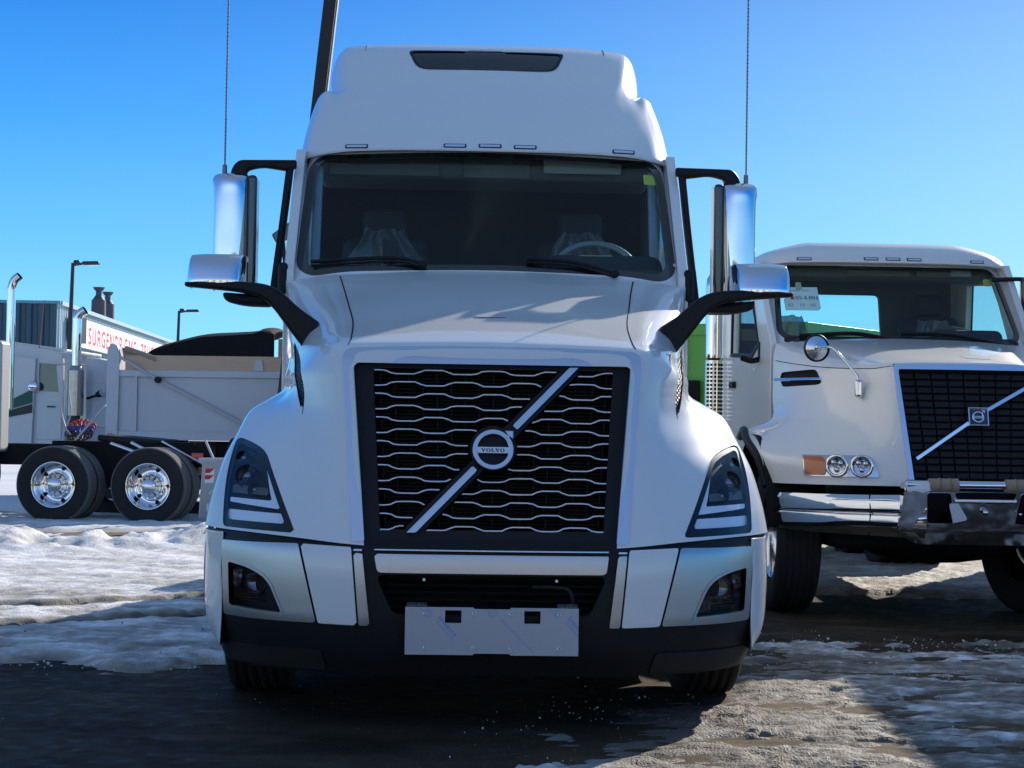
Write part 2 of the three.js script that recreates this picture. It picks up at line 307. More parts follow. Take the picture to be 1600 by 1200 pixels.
function snowHeight(x, z) {
  const m = snowMask(x, z); if (m < -.25) return -.05;
  const R = sstep(.1, .8, x) * sstep(-11, -10, z), lump = fbm(x, z * 1.5, 1.1, 5), crisp = ridge(x, z * 1.8, 2.3, 4) - .55, fineL = fbm(x * 1.2, z * 2.2, 4.5, 3), gritL = fbm(x, z * 1.2, 11, 2);
  let h = -.02 + mix(.062, .034, R) * sstep(-.10, .45, m) + (mix(.024, .012, R) * lump + mix(.026, .012, R) * crisp + .012 * fineL + mix(.004, .0035, R) * gritL) * sstep(-.1, .5, m);
  const rd = rutDepth(x, z); if (rd < .35 && z > -15 && x < -1) h -= .075 * (1 - sstep(.05, .22, rd)) * (.7 + .5 * n2(x * 5, z * 5));
  // ploughed bank
  const bz = (z - bankCrest(x)), away = Math.exp(-bz * bz / (bz > 0 ? .42 : .16)), along = sstep(-1.6, -2.4, x) * sstep(-9, -7.6, x);
  const chunk = .55 + .5 * n2(x * .9, 1.7) + .4 * n2(x * 2.3, z * 1.8) + .3 * Math.abs(n2b(x * 4.2, z * 4));
  h += along * away * .18 * Math.max(.1, chunk);
  // tyre print across the lit patch
  const pd = segD(x, z, [.86, -8.3], [1.12, -6.1]), pw = (1 - sstep(.12, .17, pd[0])) * sstep(.02, .1, pd[1]) * (1 - sstep(.8, .95, pd[1])) * sstep(-.02, .1, m);
  if (pw > 0) { const f = (pd[1] * 34 + pd[0] * 9) % 1; h += pw * (-.010 + .010 * sstep(.3, .45, f) * (1 - sstep(.8, .95, f))); }
  return h;
}
const snowColor = (x, z, h) => {
  const m = snowMask(x, z), far = sstep(-12, -15, z), left = sstep(-.6, -1.4, x), right = sstep(.3, 1, x) * sstep(-11.5, -10.5, z);
  const big = fbm(x, z * 1.4, .9, 4), mid = fbm(x * 1.1, z * 3.2, 2.2, 4), small = fbm(x * 1.5, z * 3, 6, 3), lowp = sstep(.06, .0, h);
  let dirt = .22 + .42 * big + .34 * mid + .22 * small + .45 * lowp;
  dirt *= mix(1, .85, left); dirt *= 1 - .5 * far;
  if (right > 0) dirt = mix(dirt, .38 + .55 * big + .6 * mid + .4 * small + .25 * lowp, right);
  const patch = sstep(.25, .55, x) * (1 - sstep(1.3, 2.0, x)) * sstep(-8.9, -8.2, z); dirt += .55 * patch;
  if (x > 1 && z < -12) dirt += .3;
  const rd = rutDepth(x, z), rut = z > -15 && x < -1 ? (1 - sstep(.10, .27, rd)) * (.92 + .4 * small) : 0; dirt = clamp(Math.max(dirt, rut));
  const c = [.82, .83, .84], d = [.125, .105, .085]; return c.map((v, i) => v * Math.pow(d[i] / v, dirt));
};
{
  const snowMat = phys([1, 1, 1], .72, 0, { specularIntensity: .6, vertexColors: true, bumpMap: snowGrain, bumpScale: .008 });
  const g = sheet(axis([[-9, .06], [-5, .045], [-1.2, .026], [.3, .02], [2.4, .02], [3.2, .025], [6, .07]]), axis([[-24, .12], [-18.5, .06], [-16, .05], [-11, .035], [-8, .018], [-5.6, .016]]), snowHeight, snowColor, (h) => h > -.045);
  struct('snow_cover', g, snowMat, 'trampled icy snow with ruts and a ploughed bank');
  const farT = (x, z) => .05 + .04 * fbm(x, z, .15, 3);
  struct('snow_field', sheet(axis([[-700, 150], [-40, 5], [-10, .8], [8, .8], [40, 5], [700, 150]]), axis([[-1600, 300], [-60, 5], [-23.9, .5]]), farT, (x, z) => { const t = .72 + .1 * fbm(x, z, .3, 3); return [t, t * 1.01, t * 1.03]; }), snowMat, 'snowy ground beyond the parked trucks');
  struct('snow_field', sheet(axis([[-300, 60], [-12, 2], [12, 2], [300, 60]]), axis([[9, .6], [20, 4], [300, 60]]), (x, z) => -.045 + .05 * sstep(9, 11, z) + .03 * fbm(x, z, .3, 3), (x, z) => { const t = clamp(.62 + .22 * fbm(x, z, .35, 3)); return [t, t * .98, t * .95]; }), snowMat, 'snowy ground behind the viewpoint');
}
{ // crumbs of ice and grit lying on the asphalt and along the snow edges
  const r = rng(77), g = new THREE.IcosahedronGeometry(1, 0), P = g.attributes.position; for (let i = 0; i < P.count; i++) { const k = .75 + .4 * n3(P.getX(i) * 2, P.getY(i) * 2, P.getZ(i) * 2); P.setXYZ(i, P.getX(i) * k, P.getY(i) * k * .6, P.getZ(i) * k); } g.computeVertexNormals();
  const spots = []; for (let k = 0; k < 60000 && spots.length < 1500; k++) {
    const x = -3.4 + 6.6 * r(), z = -5.8 - 5.2 * r(), m = snowMask(x, z), near = Math.exp(-((m + .04) ** 2) / .012), p = (m > .25 ? .02 : .012) + .5 * near; if (r() > p * .35 * (z > -7.6 && x < .4 ? .3 : 1)) continue;
    spots.push([x, z, (.003 + .007 * r() ** 3) * clamp((-z - 4) / 4, .5, 1.3), r() * 6, Math.max(0, snowHeight(x, z)), r()]);
  }
  const mesh = new THREE.InstancedMesh(g, std([1, 1, 1], .6), spots.length), mm = new THREE.Matrix4(), q = new THREE.Quaternion(); mesh.name = 'ice_crumbs'; mesh.userData = { kind: 'stuff', label: 'crumbs of ice and grit scattered on the asphalt', category: 'ice' };
  spots.forEach(([x, z, s, a, h, t], i) => { q.setFromEuler(new THREE.Euler(a, a * 2, a * 3)); mesh.setMatrixAt(i, mm.compose(new THREE.Vector3(x, h + s * .3 + .004, z), q, new THREE.Vector3(s, s, s))); const c = t < .6 ? .55 + .2 * t : .10 + .08 * t; mesh.setColorAt(i, lin(c, c * .98, c * .96)); });
  mesh.castShadow = mesh.receiveShadow = true; scene.add(mesh);
}

// ---------------------------------------------------------------- the white sleeper tractor in the middle
const main = thing('sleeper_tractor', 'large white sleeper tractor facing the viewer with black grille and chrome mirrors', 'truck', [-.075, 0, -7.1], 1.95);
{
  // hood and fenders: rows from the bumper seam up the front and back to the windshield
  const H = relax([
    [[0, .735, -.01], [.30, .735, -.018], [.555, .745, -.04], [.79, .765, -.13], [.98, .775, -.28], [1.13, .78, -.45], [1.212, .785, -.575], [1.230, .785, -.66]],
    [[0, .90, -.045], [.30, .90, -.055], [.562, .90, -.075], [.80, .90, -.19], [.98, .90, -.33], [1.115, .90, -.49], [1.197, .90, -.62], [1.219, .90, -.75]],
    [[0, 1.05, -.08], [.30, 1.05, -.09], [.575, 1.05, -.11], [.80, 1.05, -.265], [.965, 1.05, -.415], [1.09, 1.05, -.575], [1.165, 1.05, -.70], [1.195, 1.05, -.95]],
    [[0, 1.17, -.108], [.30, 1.17, -.118], [.585, 1.17, -.14], [.80, 1.17, -.345], [.935, 1.17, -.51], [1.045, 1.17, -.66], [1.12, 1.17, -.80], [1.165, 1.17, -1.2]],
    [[0, 1.28, -.134], [.30, 1.28, -.144], [.595, 1.28, -.17], [.795, 1.28, -.415], [.90, 1.28, -.60], [.99, 1.28, -.77], [1.078, 1.283, -.95], [1.105, 1.28, -1.4]],
    [[0, 1.352, -.15], [.30, 1.352, -.16], [.602, 1.352, -.187], [.786, 1.35, -.425], [.868, 1.35, -.655], [.928, 1.349, -.89], [.998, 1.346, -1.06], [1.02, 1.35, -1.6]],
    [[0, 1.395, -.16], [.30, 1.395, -.17], [.606, 1.395, -.198], [.780, 1.395, -.42], [.856, 1.395, -.675], [.906, 1.392, -.95], [.957, 1.392, -1.24], [.99, 1.40, -1.72]],
    [[0, 1.46, -.176], [.30, 1.46, -.186], [.612, 1.46, -.215], [.775, 1.46, -.42], [.85, 1.46, -.68], [.905, 1.46, -.98], [.955, 1.46, -1.28], [.99, 1.47, -1.75]],
    [[0, 1.553, -.20], [.30, 1.551, -.21], [.60, 1.545, -.245], [.695, 1.545, -.335], [.765, 1.54, -.49], [.835, 1.535, -.73], [.912, 1.535, -1.12], [1.0, 1.56, -1.75]],
    [[0, 1.605, -.31], [.30, 1.60, -.318], [.590, 1.590, -.345], [.685, 1.584, -.395], [.752, 1.572, -.475], [.815, 1.568, -.66], [.905, 1.592, -1.09], [1.0, 1.645, -1.75]],
    [[0, 1.705, -.65], [.30, 1.70, -.655], [.602, 1.678, -.675], [.712, 1.663, -.70], [.795, 1.637, -.755], [.848, 1.622, -.90], [.925, 1.658, -1.27], [1.0, 1.72, -1.75]],
    [[0, 1.808, -1.0], [.31, 1.803, -1.0], [.640, 1.772, -1.015], [.762, 1.752, -1.035], [.862, 1.718, -1.075], [.905, 1.703, -1.19], [.952, 1.738, -1.43], [1.0, 1.80, -1.75]],
    [[0, 1.918, -1.38], [.33, 1.913, -1.38], [.685, 1.876, -1.39], [.818, 1.855, -1.40], [.925, 1.825, -1.43], [.955, 1.815, -1.505], [.98, 1.842, -1.62], [1.002, 1.88, -1.75]],
    [[0, 2.005, -1.69], [.35, 2.0, -1.695], [.73, 1.978, -1.705], [.87, 1.962, -1.715], [.965, 1.944, -1.73], [.985, 1.94, -1.74], [.995, 1.945, -1.75], [1.004, 1.955, -1.76]],
  ], 9, 12, 3, 6, 1).map(both);
  const raw = loft(H, 9, 9), zf = frontField(raw);
  const HL = roundPoly([[1.108, 1.172, .035], [1.01, 1.142, .06], [.948, 1.108, .05], [.793, .782, .012], [1.128, .79, .02], [1.134, .95, .1], [1.128, 1.05, .1]]);
  const GR = [[-.575, 1.483], [.575, 1.483], [.505, .70], [-.505, .70]];
  const VENT = roundPoly([[.900, 1.615, .004], [.874, 1.49, .08], [.795, 1.262, .004], [.788, 1.36, .06], [.838, 1.53, .05]], .02, 4);
  const hood = part('hood', cutHoles(raw, [HL, flipX(HL), GR, VENT, flipX(VENT)], -1.72), M.white, main);
  const S = surface(H);
  for (const s of [-1, 1]) { // seam between the centre of the hood and its sides
    const line = []; for (let v = 8.25; v <= 13; v += .2) line.push(S(7 + 2 * s + .012 * s, v)); part('hood_seam', tube(line, .0034, 6, 60), M.blackMatte, hood);
  }
  part('hood_scoop', [patch(roundPoly([[-.088, 1.742], [.092, 1.742], [.068, 1.708], [-.064, 1.708]], .006), zf, { off: .016, rim: .03, step: .008 })], M.white, hood);
  for (const s of [-1, 1]) { // side air outlets with a dark mesh
    const P = s > 0 ? VENT : flipX(VENT); part('air_outlet', patch(P, (x, y) => zf(x, y) - .03, { off: 0, rim: 0, step: .012 }), std([.02, .021, .024], .6, 0, { bumpMap: noiseTex(64, (x, y) => .5 + .5 * Math.sin(x * 25.13) * Math.sin(y * 25.13), 12), bumpScale: .02 }), hood);
    const rimG = rimOf(patch(P, zf, { off: .001, rim: 0, step: .012 }), .032); part('air_outlet_rim', rimG, M.white, hood);
  }
  // headlights set in the fenders
  for (const s of [-1, 1]) {
    const h = new THREE.Group(); h.name = 'headlight'; main.add(h); const mp = (pts) => (s > 0 ? pts : flipX(pts));
    const sheetG = patch(mp(HL), zf, { off: 0, rim: 0, step: .01 });
    part('housing', [rimOf(sheetG, .075), patch(mp(HL), (x, y) => zf(x, y) - .074, { off: 0, rim: 0, step: .012 })], M.cavity, h);
    const inner = roundPoly([[1.095, 1.145], [1.012, 1.115], [.962, 1.085], [.84, .815], [1.112, .82], [1.116, .95]], .02);
    part('bezel', patch(mp(HL), zf, { off: -.012, rim: .02, step: .009, holes: [mp(inner)] }), M.cavity, h);
    const B = (pts, off, rim) => patch(mp(pts), zf, { off, rim, step: .008 });
    part('running_light', B([[.915, 1.045], [.945, 1.058], [.916, .936], [.905, .905], [1.105, .912], [1.103, .945 - .052], [.868, .872], [.868, .9]].map((q) => q), -.024, .03), M.drl, h, 'bright L shaped running light strip');
    part('turn_signal', B([[.862, .855], [1.11, .862], [1.112, .808], [.838, .803]], -.03, .03), M.drl, h);
    // two projector bowls
    for (const [cx, cy, r] of [[1.03, 1.0, .052], [.99, .945, .030], [1.06, 1.075, .034]]) {
      const z = zf(cx * s, cy) - .062, bowl = xf(lathe([[r, .03], [r * .85, .012], [r * .5, 0], [.001, -.004]], 24), { r: [90, 0, 0], p: [cx * s, cy, z] });
      part('projector', [bowl, xf(new THREE.SphereGeometry(r * .5, 18, 12), { p: [cx * s, cy, z + .008] })], M.bowl, h);
    }
    part('shade', B([[.93, .955], [1.10, .965], [1.10, .93], [.925, .925]], -.045, .02), M.interior2, h);
    part('lens', patch(mp(HL), zf, { off: .004, rim: 0, step: .01 }), M.lens, h);
  }
  // grille surround
  const gz = (x, y) => -.028 - .236 * (y - .755) - .10 * x * x;
  const sur = [[-.598, 1.515], [-.572, 1.548], [-.40, 1.556], [0, 1.560], [.40, 1.556], [.572, 1.548], [.598, 1.515], [.616, 1.46], [.553, .765], [-.553, .765], [-.616, 1.46]];
  const surr = (x, y) => Math.max(zf(x, Math.min(y, 1.553)) , gz(x, y) - .0);
  part('grille_surround', patch(roundPoly([[-.622, 1.545, .05], [-.3, 1.557, .2], [.3, 1.557, .2], [.622, 1.545, .05], [.557, .757, .004], [-.557, .757, .004]]), (x, y) => gz(x, y) + .012 - .10 * Math.max(0, y - 1.50), { off: .012, rim: .06, step: .012, holes: [roundPoly([[-.573, 1.482, .012], [.573, 1.482, .012], [.506, .74, 0], [-.506, .74, 0]], .01)] }), M.surround, main);
  // grille: dark frame, cooling fins, wires, diagonal bar and emblem
  const grille = new THREE.Group(); grille.name = 'grille'; main.add(grille);
  const gin = [[-.492, 1.462], [.502, 1.462], [.458, .806], [-.448, .806]];
  part('frame', patch([[-.578, 1.487], [.578, 1.487], [.512, .748], [-.512, .748]], gz, { off: -.008, rim: .07, step: .02, holes: [gin] }), M.black, grille);
  const fins = []; for (let y = .79; y < 1.48; y += .0148) fins.push(cbox(1.02, .006, .03, [.005, y, gz(0, y) - .10], [18, 0, 0]));
  part('fin', fins, M.dirtyBlack, grille).userData.kind = 'stuff';
  part('backing', patch([[-.56, 1.48], [.56, 1.48], [.5, .75], [-.5, .75]], gz, { off: -.125, rim: 0, step: .05 }), M.blackMatte, grille);
  const C = [.005, 1.132], slopeDir = [.64, .66].map((v) => v / Math.hypot(.64, .66)), barD = (x, y) => Math.abs((x - C[0]) * slopeDir[1] - (y - C[1]) * slopeDir[0]);
  const ramp = (t) => { t = ((t % .25) + .25) % .25; return t < .043 ? 1 : t < .078 ? 1 - (t - .043) / .035 : t < .172 ? 0 : t < .207 ? (t - .172) / .035 : 1; };
  const yRow = (k) => 1.447 - .0488 * k, xEdge = (y) => [mix(-.446, -.488, (y - .811) / .646), mix(.456, .500, (y - .811) / .646)];
  const webs = [];
  for (let k = 0; k < 14; k++) {
    const y0 = yRow(k), [xa, xb] = xEdge(y0), segs = []; let cur = [];
    const push = () => { if (cur.length > 1) segs.push(cur); cur = []; };
    for (let i = 0; i <= 240; i++) {
      const t = i / 240, hi = ramp(t), y = y0 + .0078 * (k % 2 ? 1 - 2 * hi : 2 * hi - 1), x = mix(xa, xb, t);
      const clear = barD(x, y) > .037 && Math.hypot(x - C[0], y - C[1]) > .100;
      if (clear) cur.push([x, y, gz(x, y) - .006]); else push();
    }
    push();
    for (const s of segs) { // thin a polyline to its corners, then run a ribbon along it
      const q = s.filter((p, i) => i === 0 || i === s.length - 1 || Math.abs((s[i + 1][1] - p[1]) - (p[1] - s[i - 1][1])) > 1e-4 || i % 24 === 0);
      part('grille_wire', tube(q, .0033, 6, q.length - 1, true), M.wire, grille);
      const pos = []; for (let i = 0; i + 1 < q.length; i++) { const a = q[i], b = q[i + 1]; for (const [u, w] of [[.0034, .0], [-.0034, .0]]) { pos.push(a[0], a[1] + u, a[2] - .001, b[0], b[1] + u, b[2] - .001, b[0], b[1] + u, b[2] - .055, a[0], a[1] + u, a[2] - .001, b[0], b[1] + u, b[2] - .055, a[0], a[1] + u, a[2] - .055); } }
      const g = new THREE.BufferGeometry(); g.setAttribute('position', new THREE.Float32BufferAttribute(pos, 3)); g.computeVertexNormals(); webs.push(g);
    }
    // short uprights of the honeycomb between this row and the next
    if (k < 13) { for (let c = 0; c < 9; c++) { const t = .025 + c * .119 + (k % 2 ? .06 : 0), x = mix(xa, xb, t); if (t > 1 || barD(x, y0 - .024) < .05 || Math.hypot(x - C[0], y0 - .024 - C[1]) < .12) continue; webs.push(cbox(.003, .044, .04, [x, y0 - .0244, gz(x, y0) - .045])); } }
  }
  part('grille_web', webs, M.black, grille).userData.kind = 'stuff';
  // diagonal bar in two lengths over a black carrier
  const along = (t, off, lift) => { const x = C[0] + slopeDir[0] * t - slopeDir[1] * off, y = C[1] + slopeDir[1] * t + slopeDir[0] * off; return [x, y]; };
  const strip = (t0, t1, hw, lift, mat, name, cut) => { const e = cut ? hw : 0, poly = [along(t0 + (cut < 0 ? e : 0), -hw), along(t1 + (cut > 0 ? -e : 0), -hw), along(t1 + (cut > 0 ? e : 0), hw), along(t0 - (cut < 0 ? e : 0), hw)]; return part(name, patch(poly, gz, { off: lift, rim: .03, step: .01 }), mat, grille); };
  strip(-.475, .475, .030, -.004, M.black, 'bar_carrier', 0);
  part('bar_carrier', xf(new THREE.CylinderGeometry(.093, .093, .05, 40), { r: [90 - 13, 0, 0], p: [C[0], C[1], gz(...C) - .012] }), M.black, grille);
  // the strips end level with the top and bottom of the wires
  for (const [t0, t1, a] of [[-.468, -.104, -1], [.128, .478, 1]]) {
    const hw = .0128, pts = a < 0 ? [[...along(t0, 0)].map((v, i) => v + (i ? 0 : -hw * 1.42)), [...along(t0, 0)].map((v, i) => v + (i ? 0 : hw * 1.42)), along(t1, -hw), along(t1, hw)] : [along(t0, -hw), [...along(t1, 0)].map((v, i) => v + (i ? 0 : hw * 1.42)), [...along(t1, 0)].map((v, i) => v + (i ? 0 : -hw * 1.42)), along(t0, hw)];
    part('diagonal_bar', patch(pts, gz, { off: .012, rim: .02, step: .008 }), M.surround, grille, a < 0 ? 'lower length of the satin diagonal bar' : 'upper length of the satin diagonal bar');
  }
  const emblem = new THREE.Group(); emblem.name = 'emblem'; emblem.position.set(C[0], C[1], gz(...C) + .030); emblem.rotation.x = -13 * D2R; main.add(emblem);
  const ringS = new THREE.Shape(); ringS.absarc(0, 0, .083, 0, Math.PI * 2); const rh = new THREE.Path(); rh.absarc(0, 0, .064, 0, Math.PI * 2); ringS.holes.push(rh);
  part('ring', new THREE.ExtrudeGeometry(ringS, { depth: .008, bevelEnabled: true, bevelThickness: .003, bevelSize: .002, bevelOffset: -.002, bevelSegments: 2, curveSegments: 40 }), M.surround, emblem);
  part('arrow', ext([[.049, .049], [.060, .060], [.047, .0785], [.0815, .0785], [.0815, .045], [.066, .0545], [.056, .043]].map((q) => q), .011, { bevel: .002, p: [0, 0, .004] }), M.surround, emblem);
  part('name_band', xf(new THREE.BoxGeometry(.131, .025, .006), { p: [0, -.002, .003] }), M.drl, emblem);
  const wordT = canvasTex(512, 96, (c, w, h) => { c.clearRect(0, 0, w, h); c.fillStyle = '#dfe6ee'; c.fillRect(0, 0, w, h); c.fillStyle = '#06080c'; c.font = 'bold 78px serif'; c.textAlign = 'center'; c.textBaseline = 'middle'; c.save(); c.translate(w / 2, h / 2 + 4); c.scale(1.36, 1.0); c.lineWidth = 3; c.strokeStyle = '#06080c'; c.fillText('VOLVO', 0, 0); c.strokeText('VOLVO', 0, 0); c.restore(); });
  part('lettering', xf(new THREE.PlaneGeometry(.128, .0225), { p: [0, -.002, .0075] }), new THREE.MeshStandardMaterial({ map: wordT, roughness: .35 }), emblem);

  // bumper
  const BR = [
    [[0, .765, -.022], [.30, .765, -.028], [.53, .766, -.05], [.70, .768, -.105], [.85, .77, -.185], [1.0, .772, -.30], [1.13, .774, -.46], [1.195, .776, -.585], [1.222, .778, -.70], [1.225, .78, -.95]],
    [[0, .715, .004], [.30, .715, -.002], [.53, .715, -.026], [.70, .716, -.081], [.85, .717, -.161], [1.0, .718, -.276], [1.13, .72, -.436], [1.205, .722, -.571], [1.23, .724, -.70], [1.233, .724, -.95]],
    [[0, .62, .012], [.30, .62, .006], [.53, .62, -.018], [.70, .62, -.073], [.85, .62, -.152], [1.0, .62, -.268], [1.13, .62, -.43], [1.205, .62, -.565], [1.235, .62, -.69], [1.24, .62, -.95]],
    [[0, .50, .012], [.30, .50, .006], [.53, .50, -.018], [.70, .50, -.073], [.85, .50, -.152], [1.0, .50, -.268], [1.125, .50, -.43], [1.20, .50, -.565], [1.232, .50, -.69], [1.238, .50, -.95]],
    [[0, .42, .006], [.30, .42, 0], [.53, .42, -.022], [.70, .42, -.078], [.85, .42, -.158], [.995, .42, -.274], [1.115, .42, -.436], [1.185, .42, -.57], [1.215, .42, -.69], [1.225, .42, -.95]],
    [[0, .315, -.012], [.30, .315, -.018], [.53, .315, -.042], [.69, .315, -.098], [.83, .315, -.178], [.97, .315, -.294], [1.085, .315, -.452], [1.15, .315, -.585], [1.175, .315, -.70], [1.185, .315, -.95]],
    [[0, .222, -.05], [.30, .222, -.056], [.53, .222, -.08], [.68, .222, -.135], [.82, .22, -.215], [.955, .218, -.33], [1.06, .216, -.48], [1.115, .215, -.60], [1.14, .215, -.72], [1.15, .215, -.95]],
  ].map(both);
  const braw = loft(BR, 8, 8), bz = frontField(braw);
  const FOG = roundPoly([[1.098, .652, .012], [.99, .637, .06], [.905, .595, .08], [.838, .452, .012], [1.088, .462, .015]], .02);
  const INTAKE = roundPoly([[-.46, .628], [.47, .628], [.40, .47], [-.39, .47]], .03);
  const bumper = part('bumper', cutHoles(braw, [FOG, flipX(FOG), INTAKE]), M.black, main);
  const P2 = (pts, o) => [patch(pts, bz, o), patch(flipX(pts), bz, o)];
  for (const s of [-1, 1]) {
    const mp = (pts) => (s > 0 ? pts : flipX(pts));
    const fogIn = roundPoly([[1.092, .648, .012], [.99, .632, .06], [.908, .591, .08], [.845, .458, .012], [1.083, .467, .015]], .02);
    part('fog_panel', patch(mp(roundPoly([[1.128, .735, .01], [.780, .742, .006], [.699, .427, .006], [1.112, .424, .01]])), bz, { off: .012, rim: .03, step: .01, holes: [mp(FOG)] }), M.silver, bumper, s < 0 ? 'brushed silver fog light panel on the left' : 'brushed silver fog light panel on the right');
    part('fog_trim', patch(mp(roundPoly([[1.104, .660, .012], [.99, .644, .06], [.901, .600, .08], [.829, .445, .012], [1.094, .455, .015]], .02)), bz, { off: .016, rim: .03, step: .006, holes: [mp(fogIn)] }), M.silver, bumper);
    part('panel', patch(mp(roundPoly([[.770, .742], [.560, .735], [.531, .424], [.690, .426]], .005)), bz, { off: .012, rim: .03, step: .012 }), M.white, bumper);
    part('trim_strip', patch(mp(roundPoly([[.550, .713], [.514, .711], [.480, .424], [.523, .424]], .004)), bz, { off: .012, rim: .02, step: .01 }), M.silver, bumper);
    part('trim_cap', patch(mp(roundPoly([[.551, .728], [.515, .728], [.5145, .721], [.5505, .721]], .002)), bz, { off: .014, rim: .02, step: .004 }), M.wire, bumper);
    // fog lamp
    const fog = new THREE.Group(); fog.name = 'fog_light'; main.add(fog);
    const fs = patch(mp(FOG), bz, { off: 0, rim: 0, step: .012 });
    part('housing', [rimOf(fs, .09), patch(mp(FOG), (x, y) => bz(x, y) - .088, { off: 0, rim: 0, step: .02 })], M.cavity, fog);
    const bowl = (x, y, r, back) => xf(lathe([[r, .04], [r * .9, .02], [r * .6, .004], [.001, 0]], 28), { r: [90, 0, 0], p: [x * s, y, bz(x * s, y) - back], s: [1, 1, 1] });
    part('reflector', [bowl(.975, .565, .052, .085), bowl(1.045, .59, .034, .08)], M.bowl, fog);
    part('louvre', [0, 1, 2].map((k) => patch(mp([[.90 + k * .01, .49 + k * .012], [1.07, .50 + k * .012], [1.07, .494 + k * .012], [.90 + k * .01, .484 + k * .012]]), bz, { off: -.05, rim: .03, step: .01 })), M.black, fog);
    part('lens', patch(mp(FOG), bz, { off: -.006, rim: 0, step: .012 }), M.lens, fog);
    // wrap-round corner
    const cr2 = [[.768, -.03, 1.21, 1.126], [.764, -.004, 1.226, 1.124], [.752, .004, 1.228, 1.122], [.60, .006, 1.230, 1.122], [.48, .006, 1.228, 1.122], [.41, .003, 1.222, 1.123], [.355, -.004, 1.208, 1.125], [.315, -.012, 1.186, 1.127], [.293, -.022, 1.16, 1.128], [.285, -.04, 1.14, 1.128]].map(([y, o, xo, xi]) =>
      [[xi, y, -.462 + o * .5], [xi + .003, y, -.428 + o * .6], [mix(xi, xo, .5), y, -.50 + o], [mix(xi, xo, .82), y, -.575 + o], [xo, y, -.69 + o * .5], [xo + .002, y, -.85]]);
    const cg = loft(cr2, 8, 6); part('corner_cap', s > 0 ? cg : mirrorX(cg), M.white, bumper);
    // lower air dam
    part('air_dam', patch(mp(roundPoly([[1.13, .308], [.68, .316], [.655, .232], [1.075, .232]], .006)), bz, { off: .010, rim: .04, step: .014 }), M.dirtyBlack, bumper);
  }
  part('seam_filler', patch(roundPoly([[-1.20, .775], [-1.0, .752], [-.56, .742], [.56, .742], [1.0, .752], [1.20, .775], [1.19, .74], [0, .715], [-1.19, .74]], .004), bz, { off: -.006, rim: .05, step: .02 }), M.blackMatte, bumper);
  part('chrome_strip', patch(roundPoly([[-.466, .712, .004], [.474, .712, .004], [.464, .638, .016], [-.452, .638, .016]]), bz, { off: .024, rim: .03, step: .012 }), M.silver, bumper);
  part('chrome_lip', patch(roundPoly([[-.466, .731], [.474, .731], [.474, .7265], [-.466, .7265]], .001), bz, { off: .03, rim: .02, step: .004 }), M.wire, bumper);
  part('intake_back', [patch(INTAKE, (x, y) => -.13, { off: 0, rim: 0, step: .05 }), rimOf(patch(INTAKE, bz, { off: 0, rim: 0, step: .02 }), .15)], M.blackMatte, bumper);
  part('intake_slat', [.50, .53, .56, .59].map((y) => cbox(.9, .008, .04, [.005, y, -.09], [20, 0, 0])), M.black, bumper);
  part('bolt', [cyl(.006, .006, .01, [-.265, .612, .012], [90, 0, 0], 10), cyl(.006, .006, .01, [.265, .612, .012], [90, 0, 0], 10)], M.wire, bumper);
  part('tow_pin', tube([[.17, .585, -.01], [.27, .585, .0], [.315, .575, .002], [.33, .54, 0], [.332, .50, -.02]], .008, 8, 30), M.dirtyBlack, bumper);
  // plate carrier with protective film
  const plate = new THREE.Group(); plate.name = 'plate_carrier'; plate.position.set(.008, .412, .045); plate.rotation.x = -2 * D2R; main.add(plate);
  const film = canvasTex(1024, 288, (c, w, h) => {
    c.fillStyle = '#99a3b0'; c.fillRect(0, 0, w, h); const r = rng(5); for (let i = 0; i < 700; i++) { c.fillStyle = `rgba(${r() > .5 ? '255,255,255' : '90,110,150'},${.05 * r()})`; c.fillRect(r() * w, r() * h, 30 * r(), 3 * r()); }
    c.strokeStyle = c.fillStyle = '#5d86bd'; c.lineWidth = 3;
    for (const x of [135, 515, 900]) { c.beginPath(); c.arc(x, 34, 22, 0, 7); c.stroke(); c.beginPath(); c.arc(x, 34, 10, 0, 7); c.stroke(); c.beginPath(); c.moveTo(x - 50, 4); c.lineTo(x - 12, 44); c.stroke(); }
    const word = (x, y) => { c.save(); c.translate(x, y); c.rotate(.86); c.font = 'bold 40px sans-serif'; c.fillText('lowasco', 0, 0); c.font = '22px sans-serif'; c.fillText('TECHNOLOGIES', 8, 26); c.restore(); };
    word(190, 66); word(955, 62); c.save(); c.translate(560, 72); c.rotate(.80); c.font = '17px sans-serif'; c.fillText('aluminium technologies and surfaces', 0, 0); c.restore();
  });
  const outl = [[-.345, -.094], [-.075, -.094], [-.07, -.088], [.07, -.088], [.075, -.094], [.345, -.094], [.345, .094], [.075, .094], [.07, .088], [-.07, .088], [-.075, .094], [-.345, .094]];
  const sq = (x, y, w, h) => [[x, y], [x, y + h], [x + w, y + h], [x + w, y]], holes = [sq(-.187, .032, .065, .05), sq(.128, .032, .065, .05)];
  const pg = ext(outl, .004, { bevel: 0, holes }); { const u = pg.attributes.uv, p = pg.attributes.position; for (let i = 0; i < u.count; i++) u.setXY(i, p.getX(i) / .69 + .5, p.getY(i) / .188 + .5); }
  part('sheet', pg, phys([1, 1, 1], .32, .35, { map: film, clearcoat: .4, clearcoatRoughness: .3 }), plate);
  part('flange', [cbox(.08, .022, .003, [-.30, .104, -.012], [-60, 0, 0]), cbox(.08, .022, .003, [.30, .104, -.012], [-60, 0, 0])], M.aluminium, plate);
  for (const x of [-.265, -.072, .075, .268]) for (const y of [.068, -.066]) part('rivet', xf(new THREE.TorusGeometry(.0065, .0022, 6, 14), { p: [x, y, .003] }), M.chromeWorn, plate);

